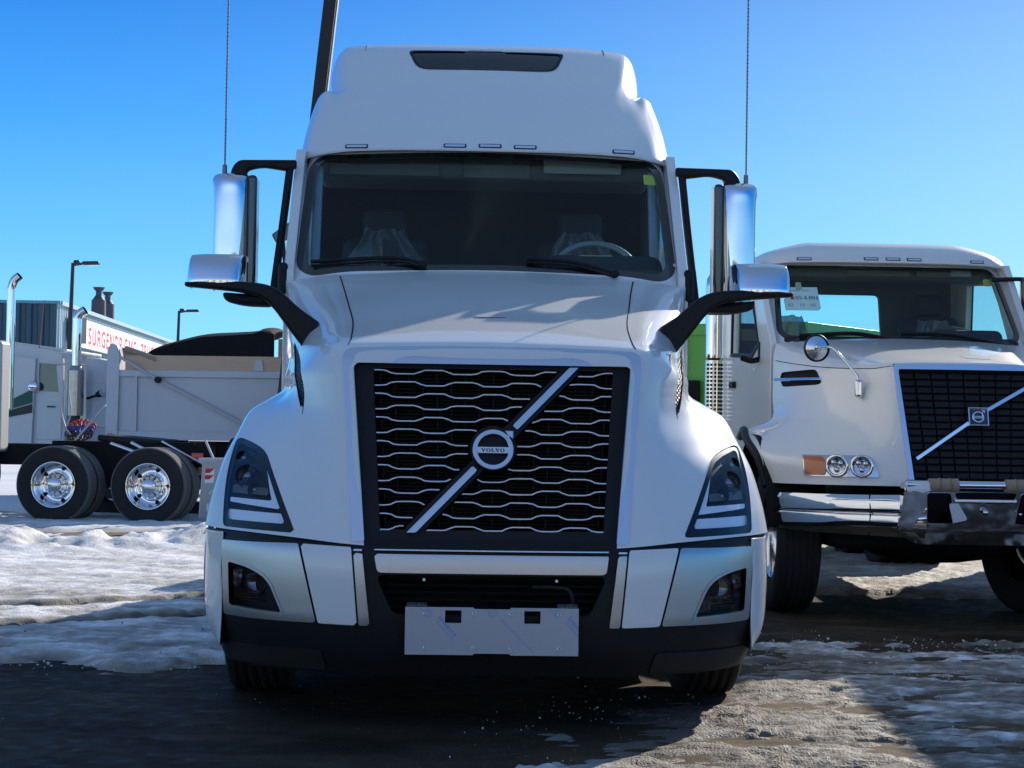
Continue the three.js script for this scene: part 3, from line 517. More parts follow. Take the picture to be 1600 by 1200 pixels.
  // chassis and wheels
  part('chassis', [cbox(.10, .28, 7.2, [-.42, .62, -4.6]), cbox(.10, .28, 7.2, [.42, .62, -4.6]), cbox(1.7, .30, .5, [0, .56, -.62]), cbox(1.3, .55, .8, [0, .95, -.75]), xf(new THREE.CylinderGeometry(.08, .08, 1.8, 12), { r: [0, 0, 90], p: [0, .45, -1.25] }), cbox(1.7, .04, 1.1, [0, .40, -.75]), cbox(1.72, .32, .06, [0, .40, -.42]), cbox(1.2, .30, 1.6, [0, .45, -1.6]), cbox(.9, .25, 3.4, [0, .42, -3.6])], M.blackMatte, main);
  const tyreProf = [[.30, -.11], [.36, -.135], [.44, -.145], [.485, -.138], [.508, -.125]]; // side wall, then tread with grooves
  for (const x of [-.085, -.045, 0, .045, .085]) tyreProf.push([.515, x - .012], [.505, x - .007], [.505, x + .007], [.515, x + .012]);
  tyreProf.push([.508, .125], [.485, .138], [.44, .145], [.36, .135], [.30, .11]);
  M.tyreGeom = xf(lathe(tyreProf, 64), { r: [0, 0, 90] }); M.tyreGeom.computeVertexNormals();
  M.rimGeom = xf(lathe([[.30, .11], [.285, .10], [.27, .06], [.265, -.02], [.20, -.04], [.14, -.03], [.12, .02], [.10, .05], [.001, .055]], 40), { r: [0, 0, -90] });
  for (const s of [-1, 1]) {
    const w = new THREE.Group(); w.name = 'front_wheel'; w.position.set(s * 1.025, .512, -1.25); main.add(w); part('tyre', M.tyreGeom, M.rubber, w); part('rim', s > 0 ? M.rimGeom : mirrorX(M.rimGeom), M.chromeWorn, w);
    for (const z of [-6.1, -7.35]) { const q = new THREE.Group(); q.name = 'rear_wheel'; q.position.set(s * .92, .512, z); main.add(q); part('tyre', [M.tyreGeom.clone().translate(.16, 0, 0), M.tyreGeom.clone().translate(-.16, 0, 0)], M.rubber, q); }
    part('wheel_liner', xf(new THREE.CylinderGeometry(.60, .60, .42, 28, 1, true, 0, Math.PI), { r: [0, 0, 90], p: [s * .98, .56, -1.26] }), M.blackMatte, main);
    part('side_fairing', [box(.05, .62, 3.2, [s * 1.16, .66, -3.7], [0, 0, 0], .02)], M.white, main);
  }

  // cab front with windshield opening
  const zc = (y) => -1.685 - .62 * (y - 2.0) / .69;
  const cabRow = (y, wx = 1) => { const z = zc(y); return [[0, y, z], [.45, y, z - .012], [.80, y, z - .055], [.93 * wx, y, z - .105], [.985 * wx, y, z - .18], [1.005 * wx, y, z - .32], [1.01 * wx, y, z - .55]]; };
  const craw = loft([1.85, 2.0, 2.25, 2.5, 2.63, 2.705].map((y, i) => both(cabRow(y, [1, 1, .995, .985, .97, .96][i]))), 10, 8), cz = frontField(craw);
  const WS = roundPoly([[-.965, 2.02, .07], [-.88, 1.965, .06], [-.70, 1.995, .1], [0, 2.012, .2], [.70, 1.995, .1], [.88, 1.965, .06], [.965, 2.02, .07], [.955, 2.60, .08], [.90, 2.672, .06], [0, 2.70, .3], [-.90, 2.672, .06], [-.955, 2.60, .08]]);
  const WI = roundPoly([[-.915, 2.05, .05], [-.86, 2.012, .05], [-.70, 2.025, .1], [0, 2.042, .2], [.70, 2.025, .1], [.86, 2.012, .05], [.915, 2.05, .05], [.905, 2.59, .06], [.87, 2.642, .05], [0, 2.672, .3], [-.87, 2.642, .05], [-.905, 2.59, .06]]);
  part('cab_front', cutHoles(craw, [WS]), M.white, main);
  part('windshield_frame', patch(WS, cz, { off: -.002, rim: .03, step: .014, holes: [WI] }), M.frit, main);
  const ws = part('windshield', patch(roundPoly(WI.map((q) => [q[0] * 1.004, q[1]]), 0, 1), cz, { off: -.008, rim: 0, step: .03 }), M.glass, main);
  part('sticker', patch(sqr(.838, 2.533, .075, .06), cz, { off: -.014, rim: 0, step: .01 }), std([.62, .60, .06], .6), ws, 'small yellow inspection sticker');
  part('sticker_badge', patch(sqr(.951, 2.062, .016, .016), cz, { off: .002, rim: 0, step: .004 }), M.drl, ws);
  // sides: door with window, sleeper behind
  for (const s of [-1, 1]) {
    const win = [[-2.22, 2.06], [-2.52, 2.58], [-3.05, 2.62], [-3.10, 2.02]], out = [[-1.75, .95], [-1.76, 2.0], [-2.35, 2.70], [-3.25, 2.75], [-3.25, .70], [-2.0, .70]];
    const side = ext(out, .05, { bevel: .006, holes: [win.map((q) => q)] }); side.rotateY(-90 * D2R); side.translate(s * .99, 0, 0);
    const door = part('door', side, M.white, main); // outline runs in z, y
    const gl = ext(win, .006, { bevel: 0 }); gl.rotateY(-90 * D2R); gl.translate(s * .985, 0, 0); part('side_window', gl, M.glass, door);
    const fr = ext(win.map(([a, b]) => [a + (a > -2.7 ? .05 : -.05), b + (b > 2.3 ? .04 : -.04)]), .02, { bevel: .003, holes: [win] }); fr.rotateY(-90 * D2R); fr.translate(s * 1.012, 0, 0); part('window_frame', fr, M.black, door);
    part('door_handle', box(.03, .04, .2, [s * 1.03, 1.78, -3.0]), M.black, door);
  }
  part('sleeper', [cbox(.05, 2.1, 2.95, [-1.0, 1.72, -4.74]), cbox(.05, 2.1, 2.95, [1.0, 1.72, -4.74]), cbox(2.0, 2.1, .05, [0, 1.72, -6.21])], M.white, main);
  part('cab_floor', [cbox(1.95, .05, 4.3, [0, 1.10, -4.05]), cbox(1.9, .9, .05, [0, 1.5, -1.85])], M.interior, main);
  part('sleeper_curtain', [cbox(1.95, 1.65, .04, [0, 1.9, -3.7]), cbox(1.95, .03, 1.0, [0, 2.66, -3.2])], M.interior, main);
  // interior behind the glass
  part('dashboard', [box(1.86, .25, .45, [0, 1.90, -2.02], [-6, 0, 0], .06), box(.62, .20, .22, [.62, 2.03, -2.16], [-14, 0, 0], .07)], M.interior, main);
  part('overhead_shelf', [box(1.84, .17, .5, [0, 2.66, -2.72], [0, 0, 0], .04), box(.60, .12, .02, [-.55, 2.645, -2.46]), box(.36, .12, .02, [.06, 2.64, -2.46])], M.interior2, main);
  part('sun_visor', [box(.42, .10, .015, [.52, 2.655, -2.40], [12, 0, 0])], M.cream, main);
  for (const s of [-1, 1]) part('pillar_trim', [box(.05, .62, .06, [s * .90, 2.33, -2.34], [-18, 0, 0], .02)], std([.30, .36, .42], .6), main);
  for (const s of [-1, 1]) {
    const seat = new THREE.Group(); seat.name = 'seat'; seat.position.set(s * .56, 1.55, -2.85); main.add(seat);
    part('cushion', box(.52, .16, .5, [0, 0, .05], [0, 0, 0], .06), M.seat, seat); part('backrest', box(.50, .68, .16, [0, .42, -.2], [-8, 0, 0], .07), M.seat, seat);
    part('headrest', box(.26, .18, .12, [0, .84, -.25], [0, 0, 0], .05), M.seat, seat);
    // loose clear plastic cover
    const r = rng(40 + s), rows = []; for (let i = 0; i <= 8; i++) { const t = i / 8, w = mix(.30, .10, t * t); const row = []; for (let j = 0; j <= 10; j++) { const a = mix(-1, 1, j / 10); row.push([a * w + .03 * (r() - .5), .28 + .52 * t + .02 * (r() - .5), -.08 - .03 * Math.cos(a * 9 + t * 5) - .02 * r()]); } rows.push(row); }
    part('plastic_cover', loft(rows, 3, 3), M.plastic, seat, 'crumpled clear plastic seat cover');
  }
  part('steering_wheel', [xf(new THREE.TorusGeometry(.215, .017, 10, 40), { r: [-42, 0, 0], p: [.60, 2.085, -2.40] }), xf(new THREE.CylinderGeometry(.06, .07, .05, 20), { r: [48, 0, 0], p: [.60, 2.075, -2.41] }), beam([.40, 2.085, -2.40], [.80, 2.085, -2.40], .03, .02)], std([.26, .28, .30], .5), main);
  part('dash_display', [box(.075, .13, .02, [-.50, 2.14, -2.12]), rod([-.5, 2.0, -2.12], [-.5, 2.1, -2.12], .012)], M.interior, main);
  // wipers
  for (const [a, b, c] of [[[-.88, 2.045], [-.42, 2.065], [-.32, 2.035]], [[.20, 2.075], [.44, 2.06], [.64, 2.005]]]) {
    const q = [a, b, c].map(([x, y]) => [x, y, cz(x, y) + .03]); part('wiper', [tube(q, .010, 8, 24), tube(q.map(([x, y, z]) => [x, y - .018, z - .012]), .006, 6, 24), xf(new THREE.SphereGeometry(.022, 12, 8), { p: q[a[0] < 0 ? 2 : 2] })], M.black, main);
  }
  // roof fairing
  const RL = [
    [[0, 2.695, -2.255], [.45, 2.694, -2.265], [.70, 2.688, -2.29], [.80, 2.681, -2.312], [.87, 2.674, -2.34], [.925, 2.667, -2.38], [.97, 2.660, -2.435], [1.008, 2.655, -2.56], [1.025, 2.65, -6.2]],
    [[0, 2.72, -2.268], [.45, 2.72, -2.278], [.70, 2.717, -2.303], [.80, 2.71, -2.324], [.87, 2.703, -2.352], [.928, 2.698, -2.392], [.974, 2.693, -2.45], [1.012, 2.69, -2.58], [1.028, 2.69, -6.2]],
    [[0, 2.85, -2.42], [.45, 2.85, -2.43], [.69, 2.85, -2.452], [.79, 2.85, -2.475], [.86, 2.85, -2.502], [.915, 2.85, -2.54], [.962, 2.85, -2.60], [1.0, 2.85, -2.74], [1.022, 2.85, -6.2]],
    [[0, 3.0, -2.62], [.45, 3.0, -2.63], [.69, 3.0, -2.652], [.785, 3.0, -2.675], [.85, 3.0, -2.70], [.903, 3.0, -2.738], [.948, 3.0, -2.80], [.985, 3.0, -2.95], [1.015, 3.0, -6.2]],
    [[0, 3.10, -2.762], [.45, 3.10, -2.772], [.69, 3.10, -2.795], [.785, 3.095, -2.82], [.85, 3.085, -2.85], [.90, 3.078, -2.89], [.942, 3.07, -2.95], [.972, 3.06, -3.1], [1.005, 3.05, -6.2]],
    [[0, 3.18, -2.868], [.45, 3.18, -2.878], [.70, 3.18, -2.905], [.79, 3.165, -2.935], [.85, 3.13, -2.98], [.892, 3.115, -3.02], [.93, 3.105, -3.06], [.962, 3.09, -3.18], [1.0, 3.07, -6.2]],
    [[0, 3.29, -3.008], [.45, 3.29, -3.018], [.71, 3.288, -3.048], [.80, 3.275, -3.10], [.868, 3.205, -3.21], [.90, 3.135, -3.27], [.938, 3.12, -3.27], [.968, 3.10, -3.34], [1.0, 3.075, -6.2]],
    [[0, 3.42, -3.185], [.45, 3.42, -3.195], [.725, 3.417, -3.23], [.825, 3.405, -3.29], [.888, 3.31, -3.42], [.912, 3.145, -3.50], [.945, 3.125, -3.50], [.972, 3.10, -3.54], [1.0, 3.08, -6.2]],
    [[0, 3.485, -3.31], [.45, 3.484, -3.32], [.72, 3.48, -3.36], [.822, 3.466, -3.42], [.884, 3.37, -3.55], [.915, 3.15, -3.68], [.948, 3.128, -3.68], [.974, 3.10, -3.7], [1.0, 3.08, -6.2]],
    [[0, 3.517, -3.45], [.45, 3.516, -3.46], [.69, 3.511, -3.50], [.79, 3.498, -3.56], [.866, 3.42, -3.72], [.915, 3.15, -3.9], [.948, 3.128, -3.9], [.974, 3.10, -3.9], [1.0, 3.08, -6.2]],
    [[0, 3.53, -3.80], [.42, 3.529, -3.80], [.65, 3.524, -3.82], [.76, 3.512, -3.87], [.85, 3.44, -4.0], [.915, 3.15, -4.2], [.948, 3.128, -4.2], [.974, 3.10, -4.2], [1.0, 3.08, -6.2]],
    [[0, 3.532, -6.2], [.42, 3.53, -6.2], [.65, 3.526, -6.2], [.76, 3.514, -6.2], [.85, 3.45, -6.2], [.915, 3.15, -6.2], [.948, 3.13, -6.2], [.974, 3.10, -6.2], [1.0, 3.08, -6.21]],
  ].map(both);
  RL.forEach((r, i) => { if (i >= 4) r.forEach((p) => { const a = Math.abs(p[0]); if (a > .89 && p[2] > -6.3) p[1] += p[1] > 3.2 ? 0 : .030; }); if (i >= 6) r.forEach((p) => { const a = Math.abs(p[0]); if (a > .7 && a < .9) p[0] *= 1.028; }); });
  for (let i = 0; i < RL.length; i++) { const h = RL[i].slice(8), a = h[7], b = h[8], m = (t) => a.map((v, k) => mix(v, b[k], t)); h.splice(8, 0, m(.05), m(.4)); RL[i] = both(h); }
  const ru = loft(RL, 9, 9), rlz = frontField(ru), ruz = rlz;
  const SR = roundPoly([[-.445, 3.425, .03], [-.2, 3.434, .1], [.2, 3.434, .1], [.455, 3.425, .03], [.395, 3.288, .05], [.2, 3.278, .1], [-.2, 3.278, .1], [-.385, 3.288, .05]]);
  const roof = part('roof_fairing', [cutHoles(ru, [SR], -3.6), cbox(1.7, .5, .04, [0, 3.2, -6.2])], M.white, main);
  part('sunroof_frame', patch(roundPoly(SR.map((q) => [q[0] * 1.02, (q[1] - 3.355) * 1.07 + 3.355]), 0, 1), ruz, { off: .004, rim: .03, step: .012, holes: [roundPoly(SR.map((q) => [q[0] * .975, (q[1] - 3.355) * .92 + 3.355]), 0, 1)] }), M.black, roof);
  part('sunroof_glass', patch(SR, ruz, { off: -.006, rim: 0, step: .02 }), phys([.006, .009, .016], .08, 0, { specularIntensity: .7 }), roof);
  for (const s of [-1, 1]) { const l = []; for (let k = 0; k <= 8; k++) { const y = mix(3.43, 3.515, k / 8), x = .70 * s; l.push([x, y, ruz(x, y) + .001]); } part('fairing_seam', tube(l, .003, 6, 20), M.blackMatte, roof); }
  for (const x of [-.693, -.170, .017, .204, .733]) {
    const mk = new THREE.Group(); mk.name = 'marker_light'; main.add(mk); const y = 2.728 - Math.abs(x) * .018;
    part('base', patch(roundPoly([[x - .061, y - .0125], [x + .061, y - .0125], [x + .061, y + .0125], [x - .061, y + .0125]], .004), rlz, { off: .004, rim: .015, step: .006 }), M.black, mk);
    part('lens', patch(roundPoly([[x - .054, y - .0075], [x + .054, y - .0075], [x + .054, y + .0075], [x - .054, y + .0075]], .003), rlz, { off: .009, rim: .01, step: .005 }), M.markerLens, mk);
  }
  // mirrors
  for (const s of [-1, 1]) {
    const hm = new THREE.Group(); hm.name = 'hood_mirror'; main.add(hm); const mp = (pts) => (s > 0 ? pts : flipX(pts));
    part('arm', [ext(mp(roundPoly([[.760, 1.682, .01], [.822, 1.556, .02], [.90, 1.655, .1], [.965, 1.742, .06], [1.02, 1.79, .08], [1.12, 1.812, .1], [1.357, 1.832, .006], [1.357, 1.850, .006], [1.12, 1.858, .1], [1.0, 1.848, .1], [.935, 1.822, .08], [.85, 1.742, .1]])), .085, { bevel: .014, p: [0, 0, -.80] }),
      ext(mp(roundPoly([[.975, 1.80, .01], [.975, 1.750, .03], [1.10, 1.752, .06], [1.185, 1.772, .03], [1.20, 1.812, .02]])), .10, { bevel: .02, p: [0, 0, -.86] })], M.black, hm);
    const hr = [[1.845, .014], [1.87, .014], [1.92, .004], [1.955, -.012], [1.975, -.034], [1.983, -.065]].map(([y, o]) => [[1.102, y - .004, -.98], [1.104, y, -.86 + o * .5], [1.125, y, -.792 + o], [1.18, y, -.775 + o], [1.27, y, -.782 + o], [1.335, y - .002, -.81 + o], [1.355 + o * .4, y - .004, -.87 + o * .3], [1.356, y - .008, -1.0]]);
    hr.push(hr[5].map(([x, y, z]) => [mix(x, 1.23, .25), 1.985, mix(z, -.95, .35)]), hr[5].map(([x, y, z]) => [mix(x, 1.23, .95), 1.985, -.95]));
    const hg = loft(hr, 6, 6); part('mirror_cover', s > 0 ? hg : mirrorX(hg), M.chrome, hm);
    part('mirror_back', cbox(.24, .12, .01, [1.23 * s, 1.912, -.985]), M.gloss, hm);
    const tm = new THREE.Group(); tm.name = 'side_mirror'; main.add(tm);
    part('bracket', [ext(mp(roundPoly([[1.0, 2.618, .01], [1.0, 2.575, .01], [1.05, 2.56, .02], [1.18, 2.578, .1], [1.255, 2.558, .02], [1.262, 2.525, .005], [1.345, 2.525, .005], [1.335, 2.575, .03], [1.30, 2.613, .03]])), .06, { bevel: .014, p: [0, 0, -2.2] }),
      tube(mp([[1.035, 2.57, -2.2], [1.062, 2.30, -2.18], [1.085, 2.08, -2.15], [1.10, 1.90, -2.1]]), .021, 10, 24),
      tube(mp([[1.24, 1.95, -2.2], [1.16, 1.905, -2.16], [1.03, 1.88, -2.05]]), .028, 10, 20)], M.black, tm);
    const mr = [[1.93, 0], [2.05, .01], [2.25, .016], [2.42, .012], [2.50, .0], [2.53, -.02]].map(([y, o], i) => { const w = [0, .004, .0, .004, .012, .0][i]; return [[1.245, y, -2.26], [1.247, y, -2.17 + o * .5], [1.262, y, -2.135 + o], [1.305, y, -2.115 + o + w], [1.365, y, -2.125 + o + w], [1.412, y, -2.155 + o], [1.426 + w, y - .004, -2.20], [1.424 + w, y - .006, -2.28]]; });
    mr.push(mr[5].map(([x, y, z]) => [mix(x, 1.335, .3), 2.538, mix(z, -2.2, .4)]), mr[5].map(([x]) => [mix(x, 1.335, .95), 2.54, -2.2]));
    const mg = loft(mr, 6, 6); part('mirror_cover', s > 0 ? mg : mirrorX(mg), M.chrome, tm);
    part('mirror_frame', [box(.05, .60, .15, [1.226 * s, 2.232, -2.225], [0, 0, 0], .02)], M.gloss, tm);
    part('mirror_glass', cbox(.17, .54, .006, [1.33 * s, 2.235, -2.285]), M.chrome, tm);
    // whip antenna with a wound sleeve
    const ant = [rod([1.378 * s, 2.53, -2.22], [1.378 * s + .004, 3.9, -2.22], .0045, .004, 8), cyl(.012, .014, .06, [1.378 * s, 2.56, -2.22])];
    for (let y = 2.62; y < 3.9; y += .021) ant.push(xf(new THREE.TorusGeometry(.0048, .0016, 5, 8), { r: [80, 0, 0], p: [1.378 * s + .003 * (y - 2.53), y, -2.22] }));
    part('antenna', ant, std([.22, .23, .25], .45, .5), tm);
    part('grab_rail', tube([[1.05 * s, 1.35, -3.2], [1.06 * s, 1.5, -3.2], [1.06 * s, 2.3, -3.25]], .016, 8, 20), M.chromeWorn, main);
    part('cowl_vent', box(.05, .17, .22, [1.02 * s, 1.955, -1.86], [0, 0, 0], .03), M.black, main);
  }
}
function sqr(x, y, w, h) { return [[x, y], [x + w, y], [x + w, y + h], [x, y + h]]; }

// ---------------------------------------------------------------- the white day-cab truck on the right
const dayCab = thing('day_cab_truck', 'white day cab work truck with chrome bumper and paper sheet in its windshield', 'truck', [3.0, 0, -11.2], 2.4);
{
  const H = relax([
    [[0, .895, -.26], [.30, .895, -.275], [.455, .895, -.30], [.62, .895, -.335], [.85, .895, -.42], [1.04, .895, -.54], [1.17, .895, -.70], [1.225, .895, -.84]],
    [[0, 1.05, -.30], [.30, 1.05, -.315], [.462, 1.05, -.335], [.63, 1.05, -.375], [.86, 1.05, -.46], [1.055, 1.05, -.59], [1.19, 1.05, -.78], [1.262, 1.05, -.93]],
    [[0, 1.17, -.325], [.30, 1.17, -.34], [.468, 1.17, -.36], [.63, 1.17, -.425], [.85, 1.17, -.53], [1.04, 1.17, -.68], [1.195, 1.17, -.92], [1.30, 1.17, -1.15]],
    [[0, 1.25, -.345], [.30, 1.25, -.36], [.472, 1.25, -.38], [.62, 1.25, -.50], [.80, 1.25, -.68], [.95, 1.25, -.90], [1.09, 1.25, -1.15], [1.24, 1.25, -1.5]],
    [[0, 1.34, -.365], [.30, 1.34, -.38], [.474, 1.34, -.405], [.60, 1.34, -.56], [.745, 1.34, -.82], [.86, 1.335, -1.08], [.955, 1.335, -1.38], [1.03, 1.335, -1.75]],
    [[0, 1.50, -.415], [.30, 1.50, -.43], [.474, 1.50, -.455], [.58, 1.50, -.62], [.715, 1.50, -.90], [.83, 1.50, -1.18], [.93, 1.50, -1.52], [1.0, 1.50, -1.88]],
    [[0, 1.69, -.475], [.30, 1.69, -.485], [.468, 1.682, -.51], [.562, 1.67, -.66], [.692, 1.68, -.95], [.81, 1.70, -1.25], [.92, 1.735, -1.6], [.99, 1.77, -1.92]],
    [[0, 1.735, -.62], [.30, 1.73, -.63], [.46, 1.715, -.66], [.55, 1.708, -.78], [.67, 1.735, -1.05], [.79, 1.768, -1.35], [.90, 1.808, -1.65], [.98, 1.845, -1.93]],
    [[0, 1.838, -1.2], [.35, 1.833, -1.2], [.55, 1.808, -1.22], [.65, 1.796, -1.3], [.75, 1.806, -1.45], [.83, 1.825, -1.6], [.91, 1.85, -1.78], [.97, 1.875, -1.94]],
    [[0, 1.945, -1.93], [.35, 1.94, -1.935], [.60, 1.928, -1.94], [.72, 1.918, -1.945], [.80, 1.912, -1.95], [.87, 1.908, -1.955], [.93, 1.902, -1.96], [.97, 1.895, -1.965]],
  ], 2, 5, 3, 6, 5).map(both);
  const raw = loft(H, 8, 8), zf = frontField(raw), S = surface(H);
  const GRO = [[-.462, 1.682], [.462, 1.682], [.40, .86], [-.40, .86]], GRI = [[-.440, 1.662], [.440, 1.662], [.372, .90], [-.372, .90]];
  const VENT = roundPoly([[.968, 1.675], [.815, 1.683], [.795, 1.572], [.965, 1.566]], .02), HOLE = roundPoly([[1.045, 1.092], [.60, 1.092], [.565, .952], [1.03, .952]], .02);
  const hood = part('hood', cutHoles(raw, [GRO, VENT, flipX(VENT)], -1.9), M.white2, dayCab);
  for (const s of [-1, 1]) {
    const mp = (p) => (s > 0 ? p : flipX(p)); const l = []; for (let u = 9.05; u <= 14; u += .2) l.push(S(s > 0 ? u : 14 - u, 6.0)); part('hood_seam', tube(l, .003, 6, 50), M.blackMatte, hood);
    part('air_vent', [patch(mp(VENT), (x, y) => zf(x, y) - .06, { off: 0, rim: 0, step: .02 }), rimOf(patch(mp(VENT), zf, { off: 0, rim: 0, step: .012 }), .06)], M.blackMatte, hood);
    part('vent_trim', beam([s * 1.02, 1.618, zf(s * .965, 1.62) + .05], [s * .80, 1.612, zf(s * .80, 1.612) + .012], .018, .02), M.chrome, hood);
    // twin round headlights in a bezel
    const h = new THREE.Group(); h.name = 'headlight'; dayCab.add(h);
    part('bezel', patch(mp(roundPoly([[1.045, 1.090], [.64, 1.09], [.585, .95], [1.045, .95]], .015)), zf, { off: .012, rim: .03, step: .012 }), M.chromeWorn, h);
    part('turn_signal', patch(mp(roundPoly([[1.04, 1.082], [.925, 1.08], [.905, 1.03], [.925, .957], [1.04, .958]], .01)), zf, { off: .022, rim: .02, step: .01 }), M.amber, h);
    for (const cx of [.852, .70]) {
      const z = zf(cx * s, 1.02), tilt = s * (cx > .8 ? 25 : 18), lamp = { p: [cx * s, 1.02, z + .03], r: [0, tilt, 0] };
      part('chrome_ring', xf(new THREE.TorusGeometry(.066, .011, 10, 36), lamp), M.chrome, h);
      part('bowl', xf(xf(lathe([[.06, .03], [.045, .005], [.02, 0], [.001, 0]], 28), { r: [90, 0, 0], p: [0, 0, -.03] }), lamp), M.chromeWorn, h);
      part('reflector', [xf(xf(new THREE.SphereGeometry(.022, 14, 10), { p: [-.022, .02, -.005] }), lamp), xf(xf(new THREE.SphereGeometry(.022, 14, 10), { p: [.024, .016, -.005] }), lamp), xf(xf(new THREE.SphereGeometry(.02, 14, 10), { p: [0, -.026, -.005] }), lamp)], M.chrome, h);
      part('lens', xf(xf(new THREE.SphereGeometry(.085, 28, 8, 0, Math.PI * 2, 0, .72), { r: [90, 0, 0], p: [0, 0, -.055] }), lamp), M.lens, h);
    }
    part('wheel_arch', tube([[1.235 * s, .87, -.84], [1.275 * s, 1.05, -.94], [1.315 * s, 1.18, -1.16], [1.29 * s, 1.25, -1.42], [1.26 * s, 1.2, -1.75]], .028, 8, 30), M.black, dayCab);
    part('wheel_liner', xf(new THREE.CylinderGeometry(.62, .62, .40, 28, 1, true, 0, Math.PI), { r: [0, 0, 90], p: [s * 1.05, .60, -1.32] }), M.blackMatte, dayCab);
  }
  part('scoop', patch(roundPoly([[.06, 1.775], [.30, 1.77], [.25, 1.745], [.09, 1.75]], .01), zf, { off: .01, rim: .03, step: .01 }), M.white2, hood);
  const gz = (x, y) => -.27 - .245 * (y - .86) - .12 * x * x;
  part('grille_surround', patch(roundPoly([[-.472, 1.70], [.472, 1.70], [.405, .86], [-.405, .86]], .02), gz, { off: .03, rim: .08, step: .014, holes: [GRI] }), M.chrome, dayCab);
  const grille = new THREE.Group(); grille.name = 'grille'; dayCab.add(grille);
  part('backing', patch([[-.452, 1.675], [.452, 1.675], [.38, .88], [-.38, .88]], gz, { off: -.05, rim: 0, step: .04 }), M.blackMatte, grille);
  for (let k = 0; k < 15; k++) for (let c = 0; c < 8; c++) { const y = .965 + k * .0465, hw = mix(.366, .436, (y - .94) / .705), t = (c + .5) / 8 * 2 - 1, x = t * (hw - .004), w = hw * .25 - .007; part('grille_cell', box(w, .040, .02, [x, y, gz(x, y) - .03], [-13.5, -x * 12, 0], .008), M.black, grille); }
  const C = [.06, 1.352], A = [-.355, 1.072], B = [.435, 1.565];
  for (const [p, q] of [[A, [.0, 1.312]], [[.12, 1.392], B]]) part('diagonal_bar', beam([...p, gz(...p) + .022], [...q, gz(...q) + .022], .026, .024), M.chrome, grille);
  const badge = new THREE.Group(); badge.name = 'emblem'; badge.position.set(C[0], C[1], gz(...C) + .045); badge.rotation.x = -13 * D2R; dayCab.add(badge);
  part('frame', ext(sqr(-.067, -.062, .134, .124), .03, { bevel: .004, holes: [sqr(-.058, -.053, .116, .106)] }), M.chrome, badge); part('plate', cbox(.12, .11, .012, [0, 0, -.004]), M.gloss, badge);
  part('ring', xf(new THREE.TorusGeometry(.034, .0065, 8, 32), { p: [-.002, -.002, .008] }), M.chrome, badge); part('arrow', ext([[.020, .026], [.034, .040], [.022, .040], [.022, .046], [.045, .046], [.045, .024], [.039, .024], [.039, .036], [.026, .021]], .008, { bevel: .001, p: [0, 0, .008] }), M.chrome, badge);
  const wt = canvasTex(256, 48, (c, w, h) => { c.fillStyle = '#c9d0d8'; c.fillRect(0, 0, w, h); c.fillStyle = '#0a0c10'; c.font = 'bold 40px serif'; c.textAlign = 'center'; c.textBaseline = 'middle'; c.save(); c.translate(w / 2, h / 2 + 2); c.scale(1.3, 1); c.fillText('VOLVO', 0, 0); c.restore(); });
  part('lettering', cbox(.066, .015, .006, [-.002, -.004, .010]), new THREE.MeshStandardMaterial({ map: wt, roughness: .3, metalness: .4 }), badge);

  // chromed steel bumper
  const wing = [
    [[.37, .845, -.03], [.50, .845, -.09], [.68, .84, -.19], [.95, .838, -.33], [1.10, .838, -.46], [1.185, .835, -.62], [1.19, .83, -.85]],
    [[.37, .80, -.01], [.50, .80, -.06], [.68, .80, -.165], [.95, .80, -.305], [1.105, .80, -.44], [1.195, .80, -.61], [1.20, .80, -.85]],
    [[.37, .735, -.005], [.50, .735, -.06], [.68, .735, -.165], [.95, .735, -.305], [1.105, .735, -.44], [1.195, .735, -.61], [1.20, .735, -.85]],
    [[.37, .72, -.02], [.50, .72, -.08], [.68, .72, -.19], [.95, .722, -.33], [1.09, .722, -.46], [1.175, .722, -.61], [1.18, .722, -.85]],
    [[.37, .705, -.005], [.50, .705, -.06], [.68, .708, -.165], [.95, .708, -.305], [1.105, .708, -.44], [1.195, .708, -.61], [1.20, .708, -.85]],
    [[.37, .63, -.01], [.50, .63, -.065], [.68, .63, -.17], [.95, .63, -.31], [1.10, .63, -.445], [1.185, .63, -.61], [1.19, .63, -.85]],
    [[.37, .575, -.04], [.50, .575, -.10], [.68, .58, -.20], [.95, .588, -.34], [1.08, .592, -.47], [1.16, .598, -.62], [1.165, .60, -.85]],
  ];
  for (const s of [-1, 1]) { const g = loft(wing, 7, 6), w = part('bumper_wing', s > 0 ? g : mirrorX(g), M.chrome, dayCab); part('bumper_joint', tube([[.69 * s, .845, -.188], [.69 * s, .73, -.163], [.69 * s, .58, -.2]], .004, 6, 12), M.blackMatte, w); }
  const cz2 = (x, y) => .03 - .10 * x * x - .20 * Math.max(0, .88 - y) - .12 * Math.max(0, .62 - y) - .10 * Math.max(0, y - .88);
  const LH = roundPoly([[-.372, .865], [-.225, .865], [-.195, .672], [-.362, .672]], .018);
  const hL = LH, hR = flipX(LH).map(([x, y]) => [x + .0, y]);
  part('bumper_centre', patch(roundPoly([[-.51, .93, .02], [-.40, .93, .02], [-.385, .88, .01], [.385, .88, .01], [.40, .93, .02], [.51, .93, .02], [.54, .60, .03], [.42, .535, .05], [-.42, .535, .05], [-.54, .60, .03]]), cz2, { off: 0, rim: .10, step: .012, holes: [hL, hR, roundPoly([[-.17, .80], [.17, .80], [.20, .868], [-.20, .868]], .01)] }), std([.55, .56, .58], .07, 1), dayCab, 'polished centre section of the bumper with two tow openings');
  for (const P of [hL, hR]) part('hook_rim', rimOf(patch(P, cz2, { off: .008, rim: 0, step: .01 }), .05), M.chrome, dayCab);
  part('top_rail', xf(new THREE.CylinderGeometry(.028, .028, 1.0, 18), { r: [0, 0, 90], p: [0, .915, .0] }), M.chrome, dayCab);
